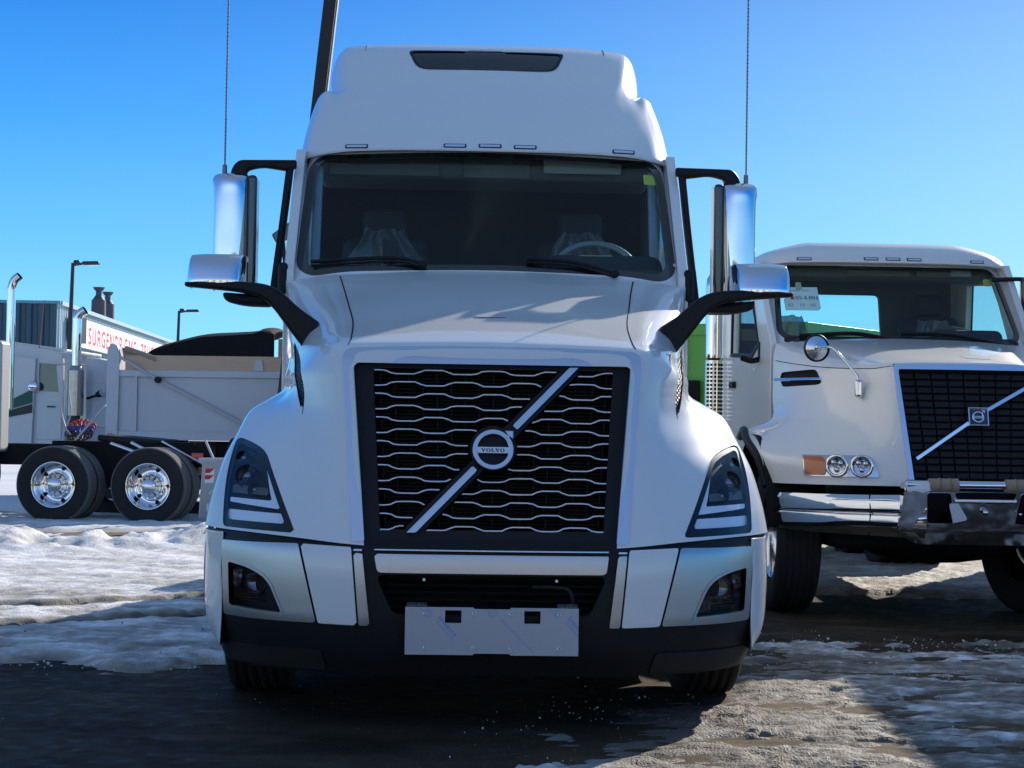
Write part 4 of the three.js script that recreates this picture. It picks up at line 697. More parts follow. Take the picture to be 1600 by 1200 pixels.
  part('lower_edge', box(.40, .028, .03, [.0, .815, .02], [0, 0, 0], .01), M.chrome, dayCab);
  part('tow_opening', [patch(hL, (x, y) => -.22, { off: 0, rim: 0, step: .05 }), patch(hR, (x, y) => -.22, { off: 0, rim: 0, step: .05 }), cbox(.9, .2, .02, [0, .84, -.2])], M.blackMatte, dayCab);
  const wrapM = std([.33, .25, .185], .85, 0, { bumpMap: dustR, bumpScale: .01 });
  for (const [x0, x1] of [[-.36, -.175], [.13, .31]]) part('cardboard_sleeve', [xf(new THREE.CylinderGeometry(.043, .045, x1 - x0, 18, 3), { r: [0, 0, 90], p: [(x0 + x1) / 2, .912, .005] }), xf(new THREE.TorusGeometry(.045, .004, 6, 18), { r: [0, 90, 0], p: [mix(x0, x1, .35), .912, .005] }), xf(new THREE.TorusGeometry(.045, .004, 6, 18), { r: [0, 90, 0], p: [mix(x0, x1, .72), .912, .005] })], wrapM, dayCab, 'brown cardboard sleeve wrapped round the bumper rail');
  const wrapFilm = phys([.66, .70, .76], .35, 0, { clearcoat: .5 });
  for (const f of [patch([[-.51, .915], [-.47, .935], [-.36, .93], [-.345, .885], [-.40, .862], [-.45, .875], [-.50, .868]], cz2, { off: .02, rim: .005, step: .012 }), patch([[-.235, .80], [-.175, .80], [-.11, .70], [-.13, .69], [-.20, .675]], cz2, { off: .012, rim: .004, step: .012 })]) part('protective_film', f, wrapFilm, dayCab);
  part('bolt', [xf(new THREE.SphereGeometry(.02, 12, 8), { p: [-.005, .745, .035] }), xf(new THREE.SphereGeometry(.012, 12, 8), { p: [.22, .735, .03] })], M.chromeWorn, dayCab);

  // cab
  const zc = (y) => -1.95 - .52 * (y - 1.93) / .60, row = (y, w = 1) => { const z = zc(y); return [[0, y, z], [.45, y, z - .012], [.76, y, z - .05], [.88 * w, y, z - .10], [.94 * w, y, z - .17], [.965 * w, y, z - .3], [.97 * w, y, z - .5]]; };
  const craw = loft([1.75, 1.93, 2.15, 2.38, 2.56].map((y, i) => both(row(y, [1.03, 1.02, 1, .98, .97][i]))), 9, 8), cz = frontField(craw);
  const WS = roundPoly([[-.93, 1.965, .07], [-.80, 1.90, .05], [.80, 1.90, .05], [.93, 1.965, .07], [.885, 2.46, .05], [.80, 2.535, .04], [-.80, 2.535, .04], [-.885, 2.46, .05]]);
  const WI = roundPoly([[-.888, 1.985, .05], [-.78, 1.94, .05], [.78, 1.94, .05], [.888, 1.985, .05], [.845, 2.45, .04], [.785, 2.515, .04], [-.785, 2.515, .04], [-.845, 2.45, .04]]);
  part('cab_front', cutHoles(craw, [WS]), M.white2, dayCab);
  part('windshield_frame', patch(WS, cz, { off: -.002, rim: .03, step: .014, holes: [WI] }), M.frit, dayCab);
  const ws = part('windshield', patch(WI, cz, { off: -.01, rim: 0, step: .03 }), M.glass, dayCab);
  part('sticker', patch(sqr(.735, 2.39, .06, .06), cz, { off: -.016, rim: 0, step: .02 }), std([.55, .45, .05], .6), ws, 'yellow inspection sticker');
  for (const s of [-1, 1]) {
    const out = [[-1.96, .95], [-1.98, 1.90], [-2.48, 2.56], [-3.62, 2.62], [-3.62, 1.0], [-3.2, .85]], win = [[-2.36, 1.93], [-2.68, 2.42], [-3.22, 2.46], [-3.26, 1.88], [-2.6, 1.84]];
    const set = (q, x) => { q.rotateY(-90 * D2R); q.translate(x * s, 0, 0); const P = q.attributes.position; for (let i = 0; i < P.count; i++) P.setX(i, P.getX(i) + s * (s < 0 ? .06 : -.09) * clamp((-P.getZ(i) - 1.96) / 1.1, 0, 1.6)); q.computeVertexNormals(); return q; };
    const g = set(ext(out, .05, { bevel: .006, holes: [win] }), .975), door = part('door', g, M.white2, dayCab);
    const gl = set(ext(win, .006, { bevel: 0 }), .97); part('side_window', gl, M.glass, door);
    const fr = ext(win.map(([a, b]) => [a + (a > -2.8 ? .035 : -.035), b + (b > 2.2 ? .03 : -.03)]), .02, { bevel: .003, holes: [win] }); set(fr, 1.0); part('window_frame', fr, M.black, door);
    part('door_handle', box(.03, .05, .18, [s * (s < 0 ? 1.08 : .92), 1.62, -3.2]), M.black, door); part('name_badge', cbox(.006, .02, .10, [s * (s < 0 ? 1.034 : .97), 1.72, -2.5]), M.chromeWorn, door);
    // tall mirror on its arms
    const m = new THREE.Group(); m.name = 'side_mirror'; dayCab.add(m);
    for (const a of [tube([[.80 * s, 2.44, -2.42], [.95 * s, 2.445, -2.36], [1.10 * s, 2.44, -2.30]], .017, 8, 14), tube([[1.0 * s, 1.80, -2.35], [1.08 * s, 1.78, -2.32], [1.16 * s, 1.80, -2.3]], .022, 8, 14), box(.06, .14, .07, [s * 1.0, 1.86, -2.33], [0, 0, 0], .02)]) part('arm', a, M.black, m);
    if (s > 0) { part('mirror_cover', box(.20, .72, .10, [1.09, 2.10, -2.32], [0, 0, 0], .04), M.gloss, m); part('mirror_glass', cbox(.17, .66, .004, [1.09, 2.10, -2.374]), M.chrome, m); }
  }
  // roof cap
  const RC = [
    [[0, 2.545, -2.44], [.45, 2.545, -2.45], [.75, 2.54, -2.48], [.88, 2.535, -2.53], [.96, 2.525, -2.62], [.995, 2.52, -2.8], [1.0, 2.52, -3.65]],
    [[0, 2.565, -2.40], [.45, 2.565, -2.41], [.75, 2.56, -2.44], [.89, 2.55, -2.50], [.97, 2.54, -2.60], [1.005, 2.535, -2.8], [1.01, 2.535, -3.65]],
    [[0, 2.64, -2.47], [.45, 2.64, -2.48], [.74, 2.635, -2.51], [.86, 2.625, -2.56], [.94, 2.61, -2.65], [.98, 2.60, -2.82], [.99, 2.60, -3.65]],
    [[0, 2.715, -2.60], [.45, 2.715, -2.61], [.62, 2.712, -2.63], [.78, 2.685, -2.66], [.87, 2.665, -2.74], [.92, 2.65, -2.86], [.93, 2.65, -3.65]],
    [[0, 2.742, -2.75], [.40, 2.742, -2.76], [.58, 2.735, -2.77], [.68, 2.705, -2.79], [.76, 2.69, -2.84], [.80, 2.68, -2.92], [.82, 2.68, -3.65]],
    [[0, 2.75, -3.1], [.1, 2.75, -3.1], [.2, 2.745, -3.1], [.25, 2.74, -3.1], [.3, 2.735, -3.12], [.32, 2.73, -3.15], [.33, 2.73, -3.65]],
  ].map(both);
  const rg = loft(RC, 8, 7), rz = frontField(rg), cap = part('roof_cap', rg, M.white2, dayCab);
  for (const x of [-.66, -.145, .025, .19, .69]) { const mk = new THREE.Group(); mk.name = 'marker_light'; dayCab.add(mk); const y = 2.588 - Math.abs(x) * .012; part('base', patch(sqr(x - .056, y - .012, .112, .024), rz, { off: .005, rim: .015, step: .006 }), M.black, mk); part('lens', patch(sqr(x - .049, y - .0065, .098, .013), rz, { off: .010, rim: .01, step: .006 }), M.markerLens, mk); }
  // rear wall with a wide window, cab floor and furniture
  const rear = ext([[-1.05, 1.0], [.84, 1.0], [.84, 2.6], [-1.05, 2.6]], .05, { bevel: 0, holes: [roundPoly([[-.66, 2.40], [.21, 2.40], [.235, 2.03], [-.66, 2.03]], .04)], p: [0, 0, -3.6] });
  part('rear_wall', rear, M.interior2, dayCab); part('rear_window', cbox(.92, .40, .006, [-.215, 2.215, -3.6]), M.glass, dayCab);
  part('cab_floor', [cbox(1.92, .05, 1.7, [0, 1.15, -2.8]), cbox(1.9, .75, .05, [0, 1.5, -2.02]), cbox(1.9, .03, .8, [0, 2.53, -3.2])], M.interior, dayCab);
  part('dashboard', [box(1.8, .22, .40, [0, 1.84, -2.2], [-6, 0, 0], .06), box(.55, .16, .2, [.56, 1.95, -2.3], [-14, 0, 0], .06)], M.interior, dayCab);
  part('headliner', [box(1.7, .10, .35, [0, 2.50, -2.78], [0, 0, 0], .03), box(.5, .05, .04, [-.05, 2.49, -2.58]), box(.4, .05, .04, [.45, 2.49, -2.58])], std([.12, .12, .11], .8), dayCab);
  part('sun_visor', box(.16, .05, .01, [.60, 2.50, -2.56]), M.cream, dayCab);
  for (const s of [-1, 1]) {
    const seat = new THREE.Group(); seat.name = 'seat'; seat.position.set(s * .55, 1.5, -3.12); dayCab.add(seat);
    part('cushion', box(.5, .16, .5, [0, 0, .1], [0, 0, 0], .06), M.seat, seat); part('backrest', box(.48, s > 0 ? .62 : .42, .15, [0, s > 0 ? .40 : .30, -.15], [-8, 0, 0], .07), M.seat, seat); if (s > 0) part('headrest', box(.25, .18, .12, [0, .80, -.19], [0, 0, 0], .05), M.seat, seat);
    const r = rng(70 + s), rows = []; for (let i = 0; i <= 7; i++) { const t = i / 7, w = mix(.28, .12, t); const rw = []; for (let j = 0; j <= 9; j++) { const a = mix(-1, 1, j / 9); rw.push([a * w + .03 * (r() - .5) - .10 * (s < 0 ? 1 : 0), .25 + (s > 0 ? .42 : .44) * t + .02 * (r() - .5), -.03 - .04 * r()]); } rows.push(rw); }
    part('plastic_cover', loft(rows, 3, 3), M.plastic, seat, 'crumpled clear plastic seat cover');
  }
  part('steering_wheel', [xf(new THREE.TorusGeometry(.21, .016, 10, 36), { r: [-55, 0, 0], p: [.56, 1.96, -2.55] }), cyl(.05, .06, .05, [.56, 1.95, -2.56], [35, 0, 0])], M.interior2, dayCab);
  for (const q of [[[-.78, 1.965], [-.35, 1.985], [-.12, 1.945]], [[-.02, 1.99], [.35, 1.985], [.80, 1.905]]]) { const l = q.map(([x, y]) => [x, y, cz(x, y) + .03]); part('wiper', [tube(l, .010, 8, 20), tube(l.map(([x, y, z]) => [x, y - .015, z - .012]), .006, 6, 20)], M.black, dayCab); }
  // round convex mirror on the left of the hood
  for (const s of [-1]) {
    const m = new THREE.Group(); m.name = 'hood_mirror'; dayCab.add(m); const c = [-.88, 1.815, -.95];
    part('shell', xf(xf(lathe([[.001, -.03], [.05, -.028], [.085, -.012], [.095, .0], [.095, .016], [.088, .02]], 36), { r: [90, 0, 0] }), { p: c, r: [0, 14, 0], s: [1, 1, 1] }), M.black, m);
    part('mirror_back', xf(xf(lathe([[.001, .034], [.03, .032], [.055, .022], [.084, .014], [.087, .008]], 36), { r: [90, 0, 0] }), { p: c, r: [0, 14, 0] }), M.chromeWorn, m);
    part('arm', [tube([[-.88, 1.82, -.915], [-.80, 1.82, -.89], [-.775, 1.805, -.87], [-.665, 1.65, -.74], [-.648, 1.61, -.70], [-.646, 1.56, -.69]], .010, 8, 40), xf(new THREE.SphereGeometry(.022, 12, 8), { p: [-.88, 1.82, -.91] })], M.chrome, m);
    part('foot', box(.055, .125, .05, [-.646, 1.535, -.685], [0, -20, 0], .022), M.chrome, m);
  }
  // exhaust stack with a pierced shield
  const ex = new THREE.Group(); ex.name = 'exhaust_stack'; dayCab.add(ex);
  const shieldMat = std([.72, .70, .66], .2, 1);
  part('muffler', xf(lathe([[.001, 2.565], [.05, 2.56], [.066, 2.53], [.074, 2.46], [.075, 1.90], [.07, 1.86]], 32), { p: [-1.14, 0, -3.78] }), M.chrome, ex);
  part('pipe', cyl(.05, .05, 1.0, [-1.14, 1.4, -3.78]), M.blackMatte, ex);
  part('cap', cyl(.04, .045, .10, [-1.14, 2.60, -3.78]), M.chromeWorn, ex);
  const slots = []; for (let k = 0; k < 14; k++) for (let a = -2; a <= 2; a++) { const t = a * .42; slots.push(cbox(.020, .019, .012, [-1.14 + .077 * Math.sin(t), 1.36 + k * .034, -3.78 + .077 * Math.cos(t)], [0, t / D2R, 0])); }
  part('shield_slot', slots, M.blackMatte, ex).userData.kind = 'stuff';
  part('heat_shield', cyl(.077, .077, .50, [-1.14, 1.59, -3.78]), shieldMat, ex);
  // chassis
  part('chassis', [cbox(.09, .28, 6.2, [-.42, .72, -4.2]), cbox(.09, .28, 6.2, [.42, .72, -4.2]), xf(new THREE.CylinderGeometry(.07, .07, 1.7, 12), { r: [0, 0, 90], p: [0, .53, -1.15] }), cbox(1.0, .5, .9, [0, .8, -1.3]), box(.6, .16, .5, [-.55, .55, -.75], [0, 0, 0], .05)], M.blackMatte, dayCab);
  part('oil_pan', xf(new THREE.SphereGeometry(1, 24, 12), { p: [-.05, .56, -.9], s: [.62, .2, .3] }), M.blackMatte, dayCab);
  part('fuel_tank', [xf(new THREE.CylinderGeometry(.30, .30, 1.1, 28), { r: [90, 0, 0], p: [-.92, .70, -3.0] })], M.chromeWorn, dayCab);
  for (const s of [-1, 1]) {
    const w = new THREE.Group(); w.name = 'front_wheel'; w.position.set(s < 0 ? -1.02 : .74, .525, -1.22); if (s > 0) w.rotation.y = 14 * D2R; dayCab.add(w); part('tyre', M.tyreGeom.clone().scale(1.04, 1.02, 1.02), M.rubber, w); part('rim', s > 0 ? M.rimGeom : mirrorX(M.rimGeom), M.chromeWorn, w);
    for (const z of [-5.4, -6.75]) { const q = new THREE.Group(); q.name = 'rear_wheel'; q.position.set(s * .92, .515, z); dayCab.add(q); part('tyre', [M.tyreGeom.clone().translate(.16, 0, 0), M.tyreGeom.clone().translate(-.16, 0, 0)], M.rubber, q); }
  }
  // paper sheet taped inside the windshield
  const pt = canvasTex(512, 400, (c, w, h) => { c.fillStyle = '#dfe5e2'; c.fillRect(0, 0, w, h); c.fillStyle = '#2a3336'; c.font = '34px serif'; c.fillText('SURGENOR  TRUCK', 70, 70); c.font = 'bold 84px serif'; c.fillText('3-05-4.094', 96, 212); c.font = '68px serif'; c.fillText('02', 50, 330); c.fillText('15', 210, 330); c.fillText('19', 368, 330); c.fillStyle = '#b8442e'; c.fillRect(100, 150, 46, 64); });
  const paper = thing('paper_sheet', 'white paper sheet with numbers and a date behind the work truck windshield', 'sheet', [0, 0, 0]);
  dayCab.updateMatrixWorld(); dayCab.matrixWorld.decompose(paper.position, paper.quaternion, paper.scale);
  const sg = patch(sqr(-.835, 2.165, .262, .19), cz, { off: -.03, rim: 0, step: .02 }); { const u = sg.attributes.uv; for (let i = 0; i < u.count; i++) u.setXY(i, (u.getX(i) + .835) / .262, (u.getY(i) - 2.165) / .19); }
  part('sheet', sg, new THREE.MeshStandardMaterial({ map: pt, roughness: .8, side: THREE.DoubleSide }), paper);
  part('tape', patch(sqr(-.735, 2.335, .045, .06), cz, { off: -.024, rim: 0, step: .02 }), std([.42, .48, .30], .4), paper);
}

// ---------------------------------------------------------------- left background: tractor, trucks, dump body, building, lamps
function discWheel(parent, name, x, y, z, r = .49, dual = true) { // wheel seen from the side: axis along z, outer face towards +z
  const w = new THREE.Group(); w.name = name; w.position.set(x, y, z); parent.add(w);
  const k = r / .515, ty = M.tyreGeom.clone().rotateY(-90 * D2R).scale(k, k, 1);
  const tg = dual ? mergeGeometries([norm(ty.clone()), norm(ty.clone().translate(0, 0, -.34))]) : norm(ty), P = tg.attributes.position, cc = new Float32Array(P.count * 3);
  for (let i = 0; i < P.count; i++) { const rr = Math.hypot(P.getX(i), P.getY(i)) / k, d = sstep(.490, .506, rr); cc.set([mix(.013, .17, d), mix(.013, .16, d), mix(.0135, .15, d)], i * 3); }   // dried slush on the tread
  tg.setAttribute('color', new THREE.BufferAttribute(cc, 3)); part('tyre', tg, M.dustyRubber, w);
  part('rim', xf(lathe([[.305, .128], [.292, .132], [.284, .115], [.272, .05], [.262, -.02], [.245, -.05], [.20, -.058], [.15, -.045], [.135, -.03]].map(([a, b]) => [a * k, b]), 48), { r: [90, 0, 0] }), M.chrome, w);
  part('hub', xf(lathe([[.135, -.04], [.13, .0], [.105, .015], [.10, .075], [.085, .10], [.03, .112], [.001, .113]].map(([a, b]) => [a * k, b]), 36), { r: [90, 0, 0] }), M.chromeWorn, w);
  for (let i = 0; i < 10; i++) { const a = i / 10 * Math.PI * 2, c = Math.cos(a), s = Math.sin(a); part('wheel_nut', cyl(.013, .013, .035, [c * .165 * k, s * .165 * k, -.03], [90, 0, 0], 6), M.chromeWorn, w); if (i % 2 === 0) part('hand_hole', xf(new THREE.CylinderGeometry(.026, .026, .01, 16), { r: [90, 0, 0], p: [c * .222 * k, s * .222 * k, -.050] }), M.blackMatte, w); }
  return w;
}
const paintW = phys([.60, .60, .58], .45, 0, { clearcoat: .6, clearcoatRoughness: .15 }), paintB = phys([.42, .47, .54], .5, 0, { clearcoat: .4 }), bodyGrey = phys([.56, .565, .57], .5, .1, { clearcoat: .2 }), ironW = std([.45, .45, .44], .5, .2);
{ // tractor in front: frame, tandem wheels, sleeper back
  const t = thing('tractor_unit', 'tractor unit with two polished tandem wheels and white mudflap standing on snow', 'truck', [-5.13, -.02, -22.3], -8);
  discWheel(t, 'rear_wheel', -.61, .49, 0); discWheel(t, 'rear_wheel', .63, .49, 0);
  for (const x of [-.61, .63]) { const w = part('far_tyre', M.tyreGeom.clone().rotateY(-90 * D2R).scale(.95, .95, 1), M.rubber, t); w.position.set(x, .49, -2.0); }
  part('frame_rail', [cbox(4.6, .26, .09, [-1.0, .86, -.45]), cbox(4.6, .26, .09, [-1.0, .86, -1.3]), cbox(.5, .3, 1.0, [-.05, .66, -.9]), cbox(1.9, .06, .9, [.1, 1.01, -.85])], M.blackMatte, t);
  part('fifth_wheel', [box(.8, .08, .9, [.15, 1.06, -.85], [0, 0, -4], .03)], M.dirtyBlack, t);
  part('axle', [cyl(.10, .10, 2.0, [-.61, .49, -1], [90, 0, 0]), cyl(.10, .10, 2.0, [.63, .49, -1], [90, 0, 0])], M.blackMatte, t);
  part('tank', [xf(new THREE.CylinderGeometry(.30, .30, 1.2, 24), { r: [0, 0, 90], p: [-2.2, .62, -.25] })], M.blackMatte, t);
  part('ramp_rail', [rod([.10, 1.02, .02], [.48, .90, .05], .022), rod([.32, 1.03, -.1], [.66, .88, -.06], .022), rod([.62, 1.05, -.4], [1.5, .62, -.3], .016)], M.chromeWorn, t);
  part('tail_light', box(.16, .11, .03, [1.10, .86, -.38], [0, 12, 0], .015), M.red, t);
  const flapT = canvasTex(160, 512, (c, w, h) => { c.fillStyle = '#a9abac'; c.fillRect(0, 0, w, h); c.fillStyle = '#e9e9e6'; c.fillRect(20, 60, 60, 130); c.fillStyle = '#c32a30'; for (const y of [60, 118]) { c.beginPath(); c.moveTo(20, y); c.lineTo(80, y); c.lineTo(50, y + 40); c.lineTo(20, y + 40); c.fill(); } c.strokeStyle = '#d8d8d6'; c.lineWidth = 12; c.beginPath(); c.arc(95, 300, 40, 3.3, 6.2); c.stroke(); c.fillStyle = '#ececea'; c.font = 'bold 100px sans-serif'; c.fillText('LR', 34, 450); });
  const flap = new THREE.Group(); flap.name = 'mudflap'; flap.position.set(1.43, .46, .0); flap.rotation.y = 60 * D2R; t.add(flap);
  const fg = box(.40, .70, .014, [0, 0, 0], [4, 0, 0], .004); part('flap', fg, new THREE.MeshStandardMaterial({ map: flapT, roughness: .6 }), flap); part('flap_hanger', [box(.46, .06, .04, [0, .37, 0]), rod([0, .39, 0], [-.05, .62, -.1], .015)], paintB, flap);
  part('sleeper_back', [box(1.0, 1.42, .3, [-1.93, 1.60, -.25], [0, 0, 0], .05)], ironW, t);
  part('side_extender', [box(.30, .95, .05, [-1.64, 1.42, -.02], [0, 0, 0], .02)], ironW, t);
  part('side_marker', box(.11, .075, .02, [-1.60, 1.09, .02], [0, 0, 0], .01), M.amber, t);
  const ex = part('exhaust_stack', [cyl(.058, .058, 1.6, [-1.80, 2.25, -1.2]), tube([[-1.80, 2.95, -1.2], [-1.80, 3.08, -1.2], [-1.76, 3.18, -1.2], [-1.69, 3.24, -1.2]], .056, 14, 20)], M.chrome, t);
  // air lines: coils hanging behind the cab
  const hose = [[.05, .02, .02], [.03, .06, .32], [.45, .04, .05]]; const r = rng(8);
  hose.forEach((c, i) => { const p = []; for (let k = 0; k <= 60; k++) { const a = k * .7; p.push([-.62 + k * .006 + .035 * Math.cos(a), 1.16 + .07 * Math.sin(k / 60 * Math.PI) * (i - 1) + .05 * Math.sin(a) + .02 * i, -.28 - .05 * i]); } part('air_hose', tube(p, .012, 6, 240), std(c, .5), t, ['black coiled air hose', 'blue coiled air hose', 'red coiled air hose'][i]); });
  part('hanging_line', [tube([[-.66, 1.75, -.3], [-.68, 1.45, -.26], [-.60, 1.2, -.24], [-.52, 1.12, -.2]], .012, 6, 30), tube([[-.60, 1.7, -.3], [-.55, 1.4, -.25], [-.62, 1.15, -.24]], .01, 6, 30), rod([-.10, 1.5, -.3], [-.48, 1.05, -.25], .016)], ironW, t);
}
{ // white truck with a green stripe behind it
  const t = thing('striped_truck', 'white truck cab with dark green stripe and tall chrome exhaust beside the grey dump body', 'truck', [-7.66, 0, -28.6], -4);
  part('cab_wall', [ext([[-.75, .86], [.42, .86], [.42, 2.22], [.40, 2.40], [-.72, 2.58], [-.75, 2.5]], .06, { bevel: .01, holes: [[[.02, 1.78], [.02, 2.22], [.30, 2.20], [.34, 1.76]]] }), box(1.2, .06, 1.9, [-.15, 2.50, -1.0], [0, 0, -7], .03), cbox(1.15, 1.6, .05, [-.15, 1.65, -1.9])], paintW, t);
  part('side_fairing', ext([[-.74, .90], [-.06, .90], [-.02, 2.30], [-.70, 2.36]], .05, { bevel: .008, p: [0, 0, .07] }), paintW, t);
  part('green_stripe', ext([[-.74, 1.45], [-.06, 1.80], [-.055, 1.58], [-.74, 1.38]], .01, { bevel: 0, p: [0, 0, .103] }), std([.012, .085, .065], .4), t); part('dark_stripe', ext([[-.74, 1.36], [-.056, 1.56], [-.058, 1.42], [-.74, 1.28]], .01, { bevel: 0, p: [0, 0, .103] }), std([.02, .022, .022], .4), t);
  part('window', cbox(.32, .46, .01, [.17, 1.99, -.01]), phys([.02, .05, .05], .05, 0, { clearcoat: 1 }), t);
  part('door_panel', box(.42, .62, .03, [.20, 1.30, .03], [0, 0, 0], .02), paintW, t);
  part('door_handle', box(.14, .02, .03, [.24, 1.52, .06]), M.black, t);
  part('corner_fairing', [tube([[.42, 2.36, .02], [.52, 2.30, .04], [.56, 2.0, .05], [.52, 1.5, .05], [.46, .95, .03]], .05, 10, 30)], paintB, t);
  part('roof_hoop', [tube([[.30, 2.36, .0], [.55, 2.38, .0], [.66, 2.30, 0], [.64, 2.0, 0], [.56, 1.7, 0]], .028, 8, 30), rod([.22, 2.22, .05], [.78, 2.20, .05], .02)], paintW, t);
  const ex = new THREE.Group(); ex.name = 'exhaust_stack'; t.add(ex); ex.position.set(.70, 0, .25);
  part('pipe', [cyl(.075, .075, .82, [0, 2.52, 0]), tube([[0, 2.88, 0], [0, 2.95, 0], [.05, 3.02, 0], [.13, 3.07, 0]], .074, 14, 16)], M.chrome, ex);
  part('muffler', [cyl(.128, .128, .72, [.0, 1.74, 0], [0, 0, 0], 28), cyl(.09, .125, .08, [0, 2.13, 0])], std([.42, .39, .36], .32, .9, { roughnessMap: dustR }), ex); for (const q of [cyl(.083, .083, .04, [0, 2.16, 0]), cyl(.10, .10, .5, [-.02, 1.14, 0])]) part('clamp', q, std([.05, .045, .04], .6, .4), ex);
  const sl = part('sleeper_box', [ext([[.78, .80], [1.36, .80], [1.36, 2.24], [.78, 2.34]], 1.9, { bevel: .03, p: [0, 0, -.95] })], paintB, t, 'pale blue white sleeper box'); part('locker_door', box(.30, .7, .02, [.98, 1.55, .02], [0, 0, 0], .01), paintB, sl); part('step_plate', [box(.10, .07, .02, [1.10, 1.02, .02])], M.black, sl); part('sleeper_end', cbox(.03, 1.3, 1.7, [1.385, 1.5, -.95]), std([.02, .035, .07], .5), sl);
  part('work_light', [rod([.84, 1.66, .1], [1.05, 1.72, .2], .02), xf(new THREE.CylinderGeometry(.06, .04, .08, 18), { r: [0, 0, -70], p: [1.06, 1.73, .2] })], M.black, t); part('light_glass', xf(new THREE.CylinderGeometry(.055, .055, .012, 18), { r: [0, 0, -70], p: [1.10, 1.745, .2] }), M.chrome, t);
  part('spot_mirror', [xf(new THREE.SphereGeometry(.085, 18, 12), { p: [-.04, 1.84, .14], s: [1, 1, .4] })], M.chrome, t);
  part('cab_antenna', rod([.0, 2.4, 0], [.07, 3.25, 0], .009, .005), std([.35, .10, .09], .6), t);
  part('cab_frame', [cbox(3.5, .26, .09, [.2, .70, -.4]), cbox(3.5, .26, .09, [.2, .70, -1.5])], M.blackMatte, t);
  discWheel(t, 'wheel', 1.3, .50, -.1, .50, true);
}
{ // grey dump body
  const t = thing('dump_trailer', 'grey steel dump body with timber sideboard and folded tarp arm', 'trailer', [-5.0, 0, -27.6], -3);
  const L = -1.28, R = 2.1;
  part('side_panel', [ext([[L, 1.06], [R, 1.06], [R, 2.02], [L, 2.02]], .04, { bevel: .004 })], bodyGrey, t);
  part('top_rail', box(R - L, .11, .10, [(L + R) / 2, 2.05, .02], [0, 0, 0], .012), bodyGrey, t); part('bottom_rail', box(R - L, .13, .09, [(L + R) / 2, 1.08, .015], [0, 0, 0], .012), bodyGrey, t);
  for (const x of [L + .10, L + .42]) part('stake', box(.035, .86, .06, [x, 1.58, .04], [0, 0, 0], .008), bodyGrey, t);
  part('front_post', ext(roundPoly([[L - .05, .98], [L + .14, .98], [L + .16, 2.32], [L + .12, 2.48], [L + .02, 2.52], [L - .04, 2.42]], .03), .12, { bevel: .01, p: [0, 0, .03] }), bodyGrey, t);
  part('head_panel', cbox(.05, 1.5, 2.2, [L + .02, 1.7, -1.1]), bodyGrey, t); part('far_panel', cbox(R - L, 1.0, .05, [(L + R) / 2, 1.55, -2.2]), bodyGrey, t); part('bed', cbox(R - L, .06, 2.2, [(L + R) / 2, 1.08, -1.1]), bodyGrey, t);
  const wood = std([.72, .47, .30], .8, 0, { bumpMap: noiseTex(128, (x, y) => .5 + .5 * tileN(x * .2, y, 40, 2)), bumpScale: .01 });
  part('sideboard', box(R - L - .22, .24, .05, [(L + R) / 2 + .12, 2.215, .0], [0, 0, 0], .008), wood, t); part('board_bracket', ext([[.98, 2.11], [1.14, 2.11], [1.11, 2.28], [1.01, 2.28]], .03, { bevel: .004, p: [0, 0, .035] }), bodyGrey, t);
  part('tarp_roll', [tube([[L + .22, 2.44, .0], [L + .5, 2.35, .0], [L + .72, 2.27, .0]], .045, 10, 16), ext([[L + .16, 2.46], [L + .70, 2.30], [L + .74, 2.16], [L + .2, 2.26]], .05, { bevel: .01, p: [0, 0, -.03] })], std([.36, .28, .21], .9), t);
  part('tarp_arm', [beam([L + .17, 2.30, .10], [L + .80, 1.94, .10], .045, .04), beam([L + .78, 1.95, .09], [L + 2.15, 1.27, .09], .055, .03)], ironW, t); part('pivot', cyl(.05, .05, .09, [L + .78, 1.95, .12], [90, 0, 0]), M.black, t);
  part('marker_lamp', box(.09, .05, .02, [L + .03, 1.08, .11], [0, 0, 0], .01), M.red, t);
  part('support_leg', [cbox(.3, .9, .3, [L + .8, .6, -1.1]), cbox(2.6, .2, .8, [.6, .85, -1.1]), rod([.90, .55, .0], [.90, 1.02, .0], .03)], M.blackMatte, t);
  for (const x of [.9, 2.0]) discWheel(t, 'wheel', x, .50, -.25, .50, true);
}
{ // black body with a heaped tarp, behind the grey one
  const t = thing('tarped_dump_body', 'black tarped dump body with humped cover behind the grey trailer', 'trailer', [-5.3, 0, -31.2], -2);
  const rows = [0, -.4, -1.1, -1.8, -2.2].map((z, i) => [-1.35, -1.1, -.7, -.2, .35, .72, .86, 1.0, 1.1].map((x, j) => [x, [2.36, 2.58, 2.72, 2.84, 2.88, 2.91, 2.96, 2.96, 2.90][j] + [-.02, .05, .09, .05, -.02][i], z]));
  part('cover', [loft(rows, 6, 6), rimOf(loft(rows, 6, 6), .02), ext([[-1.35, 1.0], [1.1, 1.0], [1.1, 2.88], [.86, 2.94], [.72, 2.89], [.35, 2.86], [-.2, 2.82], [-.7, 2.70], [-1.1, 2.56], [-1.35, 2.34]], .03, { bevel: .004 })], phys([.006, .007, .010], .8, 0, { specularIntensity: .3, bumpMap: dustR, bumpScale: .02 }), t);
  part('end_panel', [cbox(.05, 1.9, 2.2, [1.2, 1.8, -1.1]), box(.08, 2.0, .08, [1.22, 1.8, .02])], std([.20, .16, .14], .7), t, 'brown end gate');
  part('under_frame', [cbox(2.4, .25, .9, [-.1, .85, -1.1])], M.blackMatte, t); for (const x of [-.7, .6]) discWheel(t, 'wheel', x, .5, -.2, .5, true);
}
